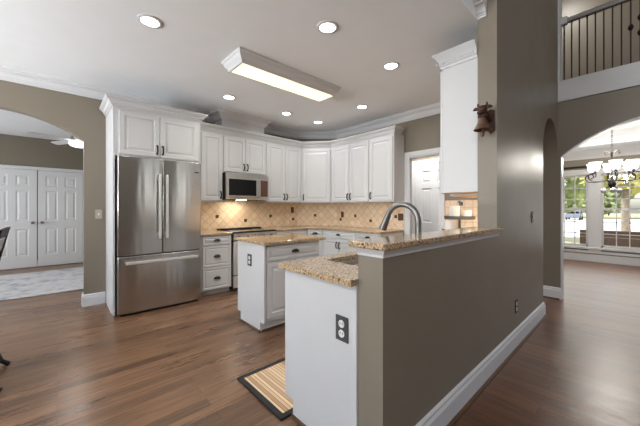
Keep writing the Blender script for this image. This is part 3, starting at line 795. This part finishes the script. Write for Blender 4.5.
# countertop with sink cut-out
SX0, SX1, SY0, SY1 = 1.29, 1.98, 1.02, 1.375
mb = MB()
mb.box(1.005, SX0, HW1 + .002, 1.49, BZ, .914); mb.box(SX1, RW - .012, HW1 + .002, 1.49, BZ, .914)
mb.box(SX0, SX1, HW1 + .002, SY0, BZ, .914); mb.box(SX0, SX1, SY1, 1.49, BZ, .914)
bmesh.ops.remove_doubles(mb.bm, verts=mb.bm.verts, dist=1e-5)
tag(mb.build('countertop', 'granite'), 'speckled granite peninsula countertop with sink cut-out behind the raised bar', 'countertop')
mb = MB(); lo = []
for ins, z in ((-.012, .882), (0, .882), (.004, .87), (.012, .72), (.04, .70)):
    lo.append([(SX0 + ins, SY0 + ins, z), (SX1 - ins, SY0 + ins, z), (SX1 - ins, SY1 - ins, z), (SX0 + ins, SY1 - ins, z)])
mb.loft(lo, cap0=False); g = thing('kitchen_sink', 'undermount stainless sink in the peninsula countertop', 'sink', (1.63, 1.2, .70))
mb.build('basin', 'steelh', g, smooth=True); MB().lathe([(.04, .7005), (.04, .703), (.01, .702)], (1.63, 1.2, 0), 14).build('drain', 'chrome', g)
# faucet
g = thing('faucet', 'brushed nickel gooseneck pull-down faucet behind the raised bar', 'faucet', (1.735, .965, .914))
MB().lathe([(.03, .9145), (.03, .925), (.022, .935), (.019, .99)], (1.735, .965, 0), 16).build('base', 'faucet', g, smooth=True)
pa = [(1.735, .965, .98), (1.735, .965, 1.16)]
for k in range(1, 13):
    t = R(180 - k * 13.6); pa.append((1.735, 1.085 + .12 * math.cos(t), 1.16 + .115 * math.sin(t)))
MB().tube(pa, 0.0195, 14).build('spout', 'faucet', g, smooth=True)
e = Vector(pa[-1]); dr = (e - Vector(pa[-2])).normalized()
MB().tube([e - dr * .005, e + dr * .02, e + dr * .06, e + dr * .105], [.021, .022, .025, .029], 12).build('spray_head', 'faucet', g, smooth=True)
MB().tube([(1.757, .965, .96), (1.80, .965, .975), (1.85, .96, 1.0)], [.011, .009, .007], 8).build('lever', 'faucet', g, smooth=True)
# raised bar top
bar = tag(MB().prism([(1.022, .722), (2.63, .722), (2.63, HW0 - .002), (NX - .002, HW0 - .002), (NX - .002, HW1 + .035), (1.022, HW1 + .035)], 'z', 1.066, 1.096).build('bar_top', 'granite', bevel=.006), 'raised granite bar top capping the dark half wall', 'bar top')
BT = [(0, 0), (.006, 0), (.008, .012), (.02, .03), (.024, .034), (.024, .0345), (0, .0345)]
struct(MB().sweep([(-o, h) for o, h in BT], [(1.055, HW1), (1.055, HW0), (NX, HW0), (NX + .03, HW0)], 1.0305).build('trim_14', 'trim'))
struct(MB().box(1.056, NX - .002, HW0 + .001, HW1 - .001, 1.0305, 1.0655).build('trim_15', 'trim'))

# hanging cabinet on the tall wall
g = thing('wall_cabinet', 'tall white wall cabinet hanging on the tall taupe wall with dentil crown', 'cabinet', (2.68, HW1, 1.38))
MB().box(2.563, 2.815, HW1 + .002, 1.19, 1.385, 2.505).build('body', 'cab', g, bevel=.002)
m = frame((0, 1.192, 0), (-1, 0, 0), (0, 1, 0))
cdoor(m, -2.812, -2.566, 1.395, 2.48, g, -1)
CD = [(0, -.125), (.01, -.125), (.014, -.105), (.022, -.10), (.022, -.065), (.035, -.045), (.055, -.02), (.062, -.012), (.07, 0), (0, 0)]
cw = MB().sweep(CD, [(2.563, HW1 + .002), (2.563, 1.19), (2.816, 1.19)], 2.615).build('crown', 'cab', g)
mb = MB()
for k in range(13): y = .92 + k * .025; mb.box(2.532, 2.542, y, y + .013, 2.522, 2.545)
mb.build('dentil_strip', 'cab', cw)
MB().box(2.58, 2.80, .91, 1.22, 1.380, 1.3845).build('underside', 'wood_in', g)
g = thing('wall_cabinet', 'lower white wall cabinet tucked behind the tall hanging cabinet', 'cabinet', (3.5, HW1, 1.38))
MB().box(2.818, RW - .012, HW1 + .012, 1.235, 1.365, 2.43).build('body', 'cab', g)
for k in range(4): cdoor(m, -2.825 - (k + 1) * .348 + .006, -2.825 - k * .348, 1.38, 2.39, g, 1 if k % 2 else -1)
MB().sweep(CC, [(2.818, 1.235), (RW - .125, 1.235)], 2.525).build('crown', 'cab', g)
MB().box(2.84, RW - .03, .92, 1.22, 1.360, 1.3645).build('underside', 'wood_in', g)
area('undercabinet_light', (3.5, 1.08, 1.35), (0, 0, 0), 1.2, .06, 9, (1, .84, .62))

# tiered tray with cups
TX, TY = 3.2, 1.30
g = thing('tiered_tray', 'two-tier grey metal tray on the counter under the hanging cabinet', 'tray', (TX, TY, .914))
for z, r in ((.985, .17), (1.130, .15)): MB().lathe([(.01, z), (r, z), (r + .006, z + .035), (r, z + .036), (r - .004, z + .008), (.01, z + .008)], (TX, TY, 0), 28).build('tier', 'zinc', g, smooth=True)
mb = MB(); mb.lathe([(.012, .993), (.012, 1.13)], (TX, TY, 0), 10); mb.lathe([(.01, 1.138), (.008, 1.30), (.016, 1.31), (.01, 1.33)], (TX, TY, 0), 10); mb.build('post', 'zinc', g)
for k in range(3): MB().lathe_e((TX + .12 * math.cos(k * 2.1), TY + .12 * math.sin(k * 2.1), .95), (.014, .014, .0345), 12, 8).build('foot', 'zinc', g)
def cupm(label, x, y, z, r, h, handle):
    g = thing('mug', label, 'mug', (x, y, z), 'white crockery on the tiered tray')
    MB().lathe([(r * .8, z), (r, z + .015), (r, z + h), (r - .005, z + h), (r - .006, z + .012), (.005, z + .01)], (x, y, 0), 18).build('cup', 'ceramic', g, smooth=True)
    if handle:
        dx, dy = handle
        MB().tube([(x + dx * r * .95, y + dy * r * .95, z + h * .8), (x + dx * (r + .03), y + dy * (r + .03), z + h * .75), (x + dx * (r + .035), y + dy * (r + .035), z + h * .45), (x + dx * (r * .95), y + dy * r * .95, z + h * .22)], .006).build('handle', 'ceramic', g, smooth=True)
ux, uy = -.741 * 1, .671 * 1
cupm('larger white cup standing on the upper tier of the grey tray', TX - .02, TY + .045, 1.1385, .052, .135, None)
cupm('small white cup beside the larger cup on the upper tier', TX + .055, TY - .055, 1.1385, .042, .085, None)
cupm('white mug with handle on the lower tier, front left', TX - .055, TY + .07, .9935, .068, .118, (-.741, .671))
cupm('low white cup on the lower tier nearest the tall wall', TX - .02, TY - .085, .9935, .05, .06, None)

# floor mat
g = thing('kitchen_mat', 'bamboo slat mat with black border on the floor beside the peninsula', 'mat', (1.4, 1.68, 0))
mb = MB(); x0, x1, y0, y1 = .972, 1.98, 1.41, 1.97
for q in ((x0, x1, y0, y0 + .035), (x0, x1, y1 - .035, y1), (x0, x0 + .035, y0 + .035, y1 - .035), (x1 - .035, x1, y0 + .035, y1 - .035)): mb.box(*q, .001, .014)
mb.build('border', 'rubber', g); MB().box(x0 + .035, x1 - .035, y0 + .035, y1 - .035, .001, .012).build('slats', 'bamboo', g)

# ------------------------------------------------------------------ outlets and switches
def outlet(label, o, a, n, plate='plate', face='white', wd=.042, ht=.062, kind='outlet'):
    m = frame(o, a, n)
    g = thing('wall_' + kind, label, kind, o)
    MB(m).box(-wd, wd, .0005, .006, -ht, ht).build('cover_plate', plate, g, bevel=.002)
    if kind == 'outlet':
        for s in (-1, 1):
            mb = MB(m); mb.lathe([(.019, .005), (.019, .0085), (.001, .0086)], (0, 0, s * .024), 14, 'y'); r = mb.build('receptacle', face, g)
            mb = MB(m); mb.box(-.009, -.006, .0084, .0092, s * .024 - .004, s * .024 + .008); mb.box(.006, .009, .0084, .0092, s * .024 - .004, s * .024 + .008); mb.build('slot', 'black', r)
    else:
        MB(m).box(-.006, .006, .005, .016, -.014, .014).build('toggle', face, g)
    return g
outlet('slate outlet with white receptacles on the white peninsula end panel', (1.0448, .988, .655), (0, -1, 0), (-1, 0, 0))
outlet('slate outlet on the white end panel of the small island', (1.5148, 2.78, .70), (0, -1, 0), (-1, 0, 0))
outlet('white light switch on the taupe wall left of the refrigerator', (.40, BW - .0002, 1.17), (1, 0, 0), (0, -1, 0), 'almond', 'white', .036, .058, 'switch')
outlet('small light switch high on the tall taupe wall beside the narrow arch', (3.68, HW0 - .0002, 1.155), (1, 0, 0), (0, -1, 0), 'bronze', 'white', .036, .058, 'switch')
outlet('low dark outlet above the baseboard of the tall taupe wall', (3.08, HW0 - .0002, .36), (1, 0, 0), (0, -1, 0), 'black', 'white', .036, .058)
outlet('bronze outlet on the back tile left of the corner', (3.53, BW - .0085, 1.21), (1, 0, 0), (0, -1, 0), 'bronze', 'bronze', .036, .058)
outlet('bronze outlet on the right-wall tile just past the corner', (RW - .0085, 4.0, 1.12), (0, -1, 0), (-1, 0, 0), 'bronze', 'bronze', .036, .058)
outlet('pale outlet on the right-wall tile seen under the faucet arch', (RW - .0085, 2.87, 1.10), (0, -1, 0), (-1, 0, 0), 'white', 'white', .036, .058)
outlet('bronze switch on the right-wall tile nearest the cased opening', (RW - .0085, 2.67, 1.10), (0, -1, 0), (-1, 0, 0), 'bronze', 'bronze', .05, .058, 'switch')

# ------------------------------------------------------------------ ceiling lights
def can(label, x, y):
    g = thing('recessed_light', label, 'ceiling light', (x, y, CE), 'recessed kitchen ceiling lights')
    MB().lathe([(.066, CE - .001), (.092, CE - .001), (.092, CE - .006), (.082, CE - .010), (.068, CE - .010), (.066, CE - .001)], (x, y, 0), 28).build('trim_ring', 'trim', g, smooth=True)
    MB().lathe([(.0655, CE - .002), (.0655, CE - .006), (.001, CE - .0065)], (x, y, 0), 28).build('lens', 'lamp', g)
    area('can_lamp', (0, 0, -.015), (0, 0, 0), .12, .12, 2.9, (1, .985, .96), g, 'DISK', 150)
    return g
cans = [(.566, 2.71, 'lit recessed ceiling light farthest left, above the open floor'), (1.704, 1.785, 'lit recessed ceiling light over the peninsula sink, nearest the top centre of the photo'),
        (2.673, 1.807, 'lit recessed ceiling light right of the long fixture, nearest the tall wall'), (1.766, 3.829, 'lit recessed ceiling light in front of the microwave chase, left one'),
        (2.763, 3.86, 'lit recessed ceiling light just right of the chase'), (3.461, 3.872, 'lit recessed ceiling light in front of the corner cabinet'), (3.427, 2.832, 'lit recessed ceiling light in front of the right-wall cabinets')]
g0 = None
for x, y, lab in cans:
    if g0 is None: g0 = can(lab, x, y)
    else: dup(g0, (x, y, CE), 0, lab)
dup(g0, (4.72, 2.45, CE), 0, 'added unseen ceiling light brightening the passage behind the cased opening')  # unseen extra light, added to brighten the passage
g = thing('ceiling_fixture', 'long white framed fluorescent ceiling fixture above the island', 'ceiling light', (1.98, 2.78, CE))
mb = MB(); lo = []
for ins, z in ((0, CE - .001), (0, CE - .02), (.012, CE - .03), (.02, CE - .055), (.045, CE - .085), (.052, CE - .11), (.07, CE - .112), (.07, CE - .095)):
    lo.append([(1.285 + ins, 2.56 + ins, z), (2.68 - ins, 2.56 + ins, z), (2.68 - ins, 2.965 - ins, z), (1.285 + ins, 2.965 - ins, z)])
mb.loft(lo, cap1=False).build('frame', 'trim', g)
MB().box(1.356, 2.609, 2.631, 2.894, CE - .105, CE - .096).build('diffuser', 'fluor', g)
area('fluorescent_tubes', (0, 0, -.118), (0, 0, 0), 1.2, .24, 16, (1, .96, .86), g)

area('passage_fill', (4.60, 2.6, CE - .03), (0, 0, 0), .2, .2, 21, (1, .98, .95), None, 'DISK', 130)  # added fill that lifts the passage door, no fixture of its own
area('loft_fill', (6.4, 1.0, TOP - .05), (0, 0, 0), .4, .4, 22, (1, .98, .95), None, 'DISK')  # added fill to brighten the loft wall, no fixture behind it
# ------------------------------------------------------------------ bell on the end of the tall wall
g = thing('hanging_bell', 'rusty cow-head bracket with copper bell on the tall wall end', 'bell', (NX, .80, 1.95))
mb = MB(); mb.prism([(.765, 1.86), (.80, 1.84), (.835, 1.90), (.83, 1.97), (.84, 2.01), (.80, 2.035), (.768, 2.02)], 'x', NX - .014, NX - .001); mb.build('wall_plate', 'rust', g, bevel=.003)
MB().tube([(NX - .01, .80, 1.95), (NX - .05, .808, 1.985), (NX - .09, .815, 2.0)], [.028, .024, .022], 8).build('arm', 'rust', g, smooth=True)
hd = (NX - .11, .822, 2.015)
mb = MB(); mb.blob(hd, (.034, .034, .034)); mb.blob((hd[0] - .028, hd[1] + .004, hd[2] - .028), (.026, .026, .022)); mb.blob((hd[0], hd[1], hd[2] - .05), (.03, .036, .025)); head = mb.build('head', 'rust', g, smooth=True)
for s in (-1, 1):
    MB().tube([(hd[0], hd[1] + s * .018, hd[2] + .02), (hd[0] - .003, hd[1] + s * .032, hd[2] + .035), (hd[0] - .004, hd[1] + s * .030, hd[2] + .052)], [.012, .009, .006], 8).build('horn', 'rust', head, smooth=True)
    MB().tube([(hd[0], hd[1] + s * .026, hd[2] + .008), (hd[0] - .002, hd[1] + s * .05, hd[2] + .014), (hd[0] + .002, hd[1] + s * .068, hd[2] + .008)], [.010, .015, .006], 8).build('ear', 'rust', head, smooth=True)
bx, by = NX - .112, .822
MB().lathe([(.004, 1.965), (.016, 1.962), (.024, 1.945), (.033, 1.915), (.048, 1.882), (.064, 1.858), (.061, 1.855), (.045, 1.88), (.028, 1.915), (.01, 1.945)], (bx, by, 0), 24).build('bell', 'copper', g, smooth=True)
MB().lathe([(.006, 1.94), (.007, 1.85), (.015, 1.838), (.016, 1.82), (.009, 1.806), (.002, 1.803)], (bx, by, 0), 12).build('clapper', 'copper', g, smooth=True)

# ------------------------------------------------------------------ loft railing
g = thing('balcony_railing', 'loft railing of thin black iron balusters under a grey handrail', 'railing', (X5 + .05, 0, 2.96))
MB().box(X5 + .0, X5 + .10, -1.2, .726, 2.961, 2.981).build('shoe_rail', 'trim', g, bevel=.004)
MB().prism([(X5 + .02, 3.765), (X5 + .08, 3.765), (X5 + .085, 3.805), (X5 + .065, 3.827), (X5 + .035, 3.827), (X5 + .015, 3.805)], 'y', -1.2, .726).build('handrail', plain('grey_handrail', rgb(150, 148, 146), .4), g)
MB().box(X5 + .01, X5 + .09, .66, .727, 3.75, 3.845).build('rosette', 'trim', g, bevel=.004)
for k in range(24):
    y = .695 - .0775 * k
    mb = MB(); mb.box(X5 + .043, X5 + .057, y - .007, y + .007, 2.981, 3.765)
    kn = {1: (3.42,), 2: (3.32, 3.54)}.get((k - 7) if k % 3 != 0 or k > 7 else 0, ())
    if k > 7 and (k - 8) % 3 == 0: kn = (3.43,)
    if k > 7 and (k - 8) % 3 == 1: kn = (3.34, 3.52)
    b = mb.build('baluster', 'iron', g)
    for z in kn:
        MB().lathe([(.008, z - .04), (.016, z - .03), (.024, z - .012), (.026, z), (.024, z + .012), (.016, z + .03), (.008, z + .04)], (X5 + .05, y, 0), 8).build('knuckle', 'iron', b)

# ------------------------------------------------------------------ dining room chandelier
CX, CY = 7.2, .33
g = thing('chandelier', 'black iron scroll chandelier with lit white glass shades in the dining room', 'chandelier', (CX, CY, 1.55))
mb = MB(); mb.lathe([(.002, 2.859), (.06, 2.857), (.055, 2.83), (.012, 2.82)], (CX, CY, 0), 16); mb.build('canopy', 'iron', g, smooth=True)
mb = MB(); z = 2.83; k = 0
while z > 2.24:
    pts = []
    for j in range(9):
        t = 2 * math.pi * j / 8; q = .011 * math.cos(t); pts.append((CX + (q if k % 2 else 0), CY + (0 if k % 2 else q), z - .02 + .024 * math.sin(t)))
    mb.tube(pts, .004, 5); z -= .038; k += 1
mb.build('chain', 'iron', g)
MB().lathe([(.004, 2.24), (.014, 2.22), (.022, 2.18), (.012, 2.14), (.01, 1.80), (.02, 1.76), (.045, 1.70), (.055, 1.66), (.04, 1.62), (.02, 1.60), (.008, 1.57)], (CX, CY, 0), 16).build('stem', 'iron', g, smooth=True)
for k in range(4):
    t = R(45 + 90 * k); c, s_ = math.cos(t), math.sin(t)
    MB().tube([(CX + c * r, CY + s_ * r, z) for r, z in ((.012, 2.17), (.05, 2.23), (.10, 2.25), (.13, 2.22), (.12, 2.19))], .006, 6).build('scroll', 'iron', g, smooth=True)
for k in range(6):
    t = R(12 + 60 * k); c, s_ = math.cos(t), math.sin(t)
    P3 = lambda r, z: (CX + c * r, CY + s_ * r, z)
    arm = MB().tube([P3(r, z) for r, z in ((.02, 1.70), (.06, 1.735), (.14, 1.73), (.24, 1.715), (.33, 1.73), (.375, 1.77), (.375, 1.82), (.34, 1.85), (.285, 1.868), (.255, 1.84), (.26, 1.80), (.295, 1.79))], .009, 6).build('arm', 'iron', g, smooth=True)
    MB().lathe([(.03, 1.862), (.034, 1.868), (.016, 1.885), (.014, 1.90)], P3(.27, 0), 12).build('bobeche', 'iron', arm, smooth=True)
    MB().lathe([(.03, 1.90), (.055, 1.92), (.066, 1.96), (.07, 2.01), (.088, 2.055), (.083, 2.055), (.065, 2.01), (.06, 1.96), (.05, 1.925), (.02, 1.91)], P3(.27, 0), 18).build('glass_shade', 'bell_glass', arm, smooth=True)
for k in range(3):
    t = R(70 + 120 * k); c, s_ = math.cos(t), math.sin(t)
    a2 = MB().tube([(CX + c * .03, CY + s_ * .03, 1.63), (CX + c * .09, CY + s_ * .09, 1.60), (CX + c * .11, CY + s_ * .11, 1.57)], .008, 6).build('lower_arm', 'iron', g, smooth=True)
    MB().blob((CX + c * .11, CY + s_ * .11, 1.555), (.045, .045, .045)).build('globe', 'ceramic', a2, smooth=True)
pl = bpy.data.lights.new('chandelier_bulbs', 'POINT'); pl.energy = 95; pl.color = (1, .95, .86); pl.shadow_soft_size = .25
plo = bpy.data.objects.new('chandelier_bulbs', pl); col.objects.link(plo); plo.parent = g; plo.location = (0, 0, .62)
# dark bar above the windows
tag(MB().tube([(XF - .06, -2.1, 2.22), (XF - .06, 1.7, 2.22)], .022, 10).build('dark_rod', 'iron'), 'thin dark horizontal bar above the dining room windows', 'rod')

# ------------------------------------------------------------------ hall: fan, rug, chair
FXc, FYc = .29, 6.6
g = thing('ceiling_fan', 'white ceiling fan with lit lamp glimpsed through the left arch', 'ceiling fan', (FXc, FYc, 2.74))
MB().lathe([(.002, 2.739), (.07, 2.737), (.06, 2.70), (.016, 2.69), (.014, 2.50)], (FXc, FYc, 0), 16).build('downrod', 'chrome', g, smooth=True)
MB().lathe([(.02, 2.51), (.10, 2.50), (.13, 2.46), (.13, 2.42), (.10, 2.40), (.02, 2.40)], (FXc, FYc, 0), 24).build('motor', 'chrome', g, smooth=True)
MB().lathe([(.14, 2.399), (.15, 2.37), (.13, 2.335), (.07, 2.315), (.002, 2.31)], (FXc, FYc, 0), 24).build('lamp_bowl', 'fanlamp', g, smooth=True)
for k in range(5):
    t = R(193 + 72 * k); m = Matrix.Translation((FXc, FYc, 2.425)) @ Matrix.Rotation(t, 4, 'Z') @ Matrix.Rotation(R(12), 4, 'X')
    MB(m).prism([(.125, -.03), (.25, -.055), (.62, -.065), (.66, -.04), (.66, .04), (.62, .065), (.25, .055), (.125, .03)], 'z', -.004, .004).build('blade', 'fan', g)
area('fan_light', (FXc, FYc, 2.29), (0, 0, 0), .25, .25, 12, (1, .97, .93), None, 'DISK')
tag(MB().box(-2.0, 1.3, 5.74, 7.85, .001, .012).build('area_rug', 'rug', bevel=.004), 'pale grey-blue mottled area rug in the hall before the closet doors', 'rug')

# dining chair at left edge of the frame
g = thing('dining_chair', 'dark chair with grey slats cut off by the left edge of the photo', 'chair', (-.62, 3.14, 0))
def post(y): return [(-.285, y, .008), (-.33, y, .05), (-.39, y, .25), (-.41, y, .46), (-.37, y, .72), (-.29, y, 1.095)]
for y in (2.92, 3.38):
    MB().tube(post(y), [.018, .016, .016, .017, .014, .012], 8).build('rear_leg', 'black', g, smooth=True)
    MB().tube([(-.90, y, .001), (-.87, y, .2), (-.85, y, .44)], [.018, .02, .022], 8).build('front_leg', 'black', g, smooth=True)
MB().box(-.88, -.39, 2.90, 3.40, .445, .485).build('seat', 'black', g, bevel=.012)
for z, x in ((.60, -.395), (.76, -.365), (.92, -.332)): MB().prism([(x - .008, z), (x + .006, z), (x + .03, z + .10), (x + .016, z + .10)], 'y', 2.93, 3.37).build('slat', 'grey_fab', g)
MB().prism([(-.318, 1.03), (-.296, 1.03), (-.275, 1.10), (-.30, 1.10)], 'y', 2.90, 3.40).build('top_rail', 'black', g, bevel=.006)
mb = MB(); mb.tube([(-.39, 2.92, .22), (-.87, 2.92, .22)], .010); mb.tube([(-.39, 3.38, .22), (-.87, 3.38, .22)], .010); mb.tube([(-.63, 2.92, .22), (-.63, 3.38, .22)], .010); mb.build('stretcher', 'black', g)

# ------------------------------------------------------------------ outside the dining windows
GZ = -.6
struct(MB().box(9.4, 140, -80, 80, GZ - .1, GZ).build('ground', plain('dry_lawn', rgb(176, 168, 130), .95, var=.15, scale=1.5)))
tag(MB().box(24, 66, -80, 80, GZ, GZ + .02).build('road', 'asphalt'), 'pale sunlit road beyond the dining room windows', 'road')
tag(MB().box(11.2, 11.45, -4.0, 1.17, GZ, .62).build('brick_wall', 'brick'), 'low brown brick wall just outside the dining windows', 'wall')
def tree(label, x, y, h, rad, tr, leaf, cz, n=1500, group=None, ls=.22):
    g = thing('tree', label, 'tree', (x, y, GZ), 'trees outside the dining windows')
    mb = MB(); mb.tube([(x, y, GZ), (x + .05, y, GZ + h * .25), (x - .06, y + .05, GZ + h * .5), (x, y, GZ + h * .8)], [tr * 1.25, tr, tr * .8, tr * .35], 10)
    for k in range(4):
        t = k * 1.7 + x; z = GZ + h * (.42 + .08 * k)
        mb.tube([(x, y, z), (x + rad * .3 * math.cos(t), y + rad * .3 * math.sin(t), z + h * .12), (x + rad * .6 * math.cos(t), y + rad * .6 * math.sin(t), z + h * .2)], [tr * .4, tr * .25, tr * .1], 6)
    mb.build('trunk', 'bark', g, smooth=True)
    mb = MB()
    for k in range(n):
        while True:
            p = Vector((random.uniform(-1, 1), random.uniform(-1, 1), random.uniform(-1, 1)))
            if .2 < p.length < 1: break
        c = Vector((x + p.x * rad, y + p.y * rad, cz + p.z * h * .36))
        a = Vector((random.gauss(0, 1), random.gauss(0, 1), random.gauss(0, 1))).normalized() * ls * random.uniform(.6, 1.3)
        b = a.cross(Vector((random.gauss(0, 1), random.gauss(0, 1), random.gauss(0, 1)))).normalized() * ls * .5
        mb.poly([c - a, c + b, c + a, c - b])
    f = mb.build('foliage', leaf, g)
tree('nearer pale-trunked tree with yellow leaves seen in the right window', 14.6, .33, 7, 1.9, .11, 'leafy', 4.3, 1500)
tree('second pale-trunked tree close beside it in the right window', 18.6, -.35, 8, 2.1, .14, 'leafy', 4.8, 1500)
tree('large green tree left of the pair, seen through the left window', 21.5, 3.9, 9, 2.6, .25, 'leaf', 3.9, 2200, ls=.26)
tree('bushy green tree across the road at left', 74, 15.5, 14, 4.6, .3, 'leaf', 5.0, 1500, ls=.6)
tree('bushy green tree across the road behind the parked car', 74, 5, 14, 4.6, .3, 'leaf', 5.0, 1700, ls=.6)
tree('broad yellow-green tree across the road at right', 74, -5.5, 14, 4.6, .3, 'leafy', 6.0, 1700, ls=.6)
tree('broad green tree across the road farthest right', 74, -16, 15, 4.6, .3, 'leaf', 6.5, 1700, ls=.6)
g = thing('house', 'red brick house across the road behind the trees', 'house', (88, -9, GZ))
MB().box(84, 94, -22, -2, GZ, 3.6).build('wall', 'redbrick', g)
MB().prism([(83.4, 3.6), (94.6, 3.6), (89, 7)], 'y', -22.5, -1.5).build('roof', 'house_roof', g)
for y in (-3.6, -6.4, -9.4): MB().box(83.95, 84.02, y, y + 1.1, .8, 2.4).build('window', 'trim', g)
# parked car
kx, ky = 60.0, 6.9
g = thing('car', 'blue-grey car parked on the road seen through the left window', 'car', (kx, ky, GZ + .02))
z0 = GZ + .02
mb = MB(); prof = [(-2.1, .35), (2.1, .35), (2.15, .75), (1.9, .88), (1.1, .95), (.55, 1.42), (-1.1, 1.45), (-1.75, .98), (-2.1, .9)]
mb.prism([(kx + a, z0 + b) for a, b in prof], 'y', ky - .85, ky + .85); mb.build('body', 'car', g, bevel=.08, smooth=True)
mb = MB(); mb.prism([(kx + a, z0 + b) for a, b in ((.95, .98), (.52, 1.36), (-1.05, 1.38), (-1.5, 1.0))], 'y', ky - .86, ky + .86); mb.build('window_glass', 'blackglass', g)
MB().box(kx - 1.75, kx - 1.2, ky - .7, ky + .7, z0 + 1.02, z0 + 1.3).build('rear_window', 'blackglass', g)
for dx in (-1.3, 1.3):
    for s in (-1, 1): MB().lathe([(.001, -.1), (.33, -.1), (.33, .1), (.001, .1)], (kx + dx, ky + s * .78, z0 + .33), 16, 'y').build('wheel', 'tyre', g)
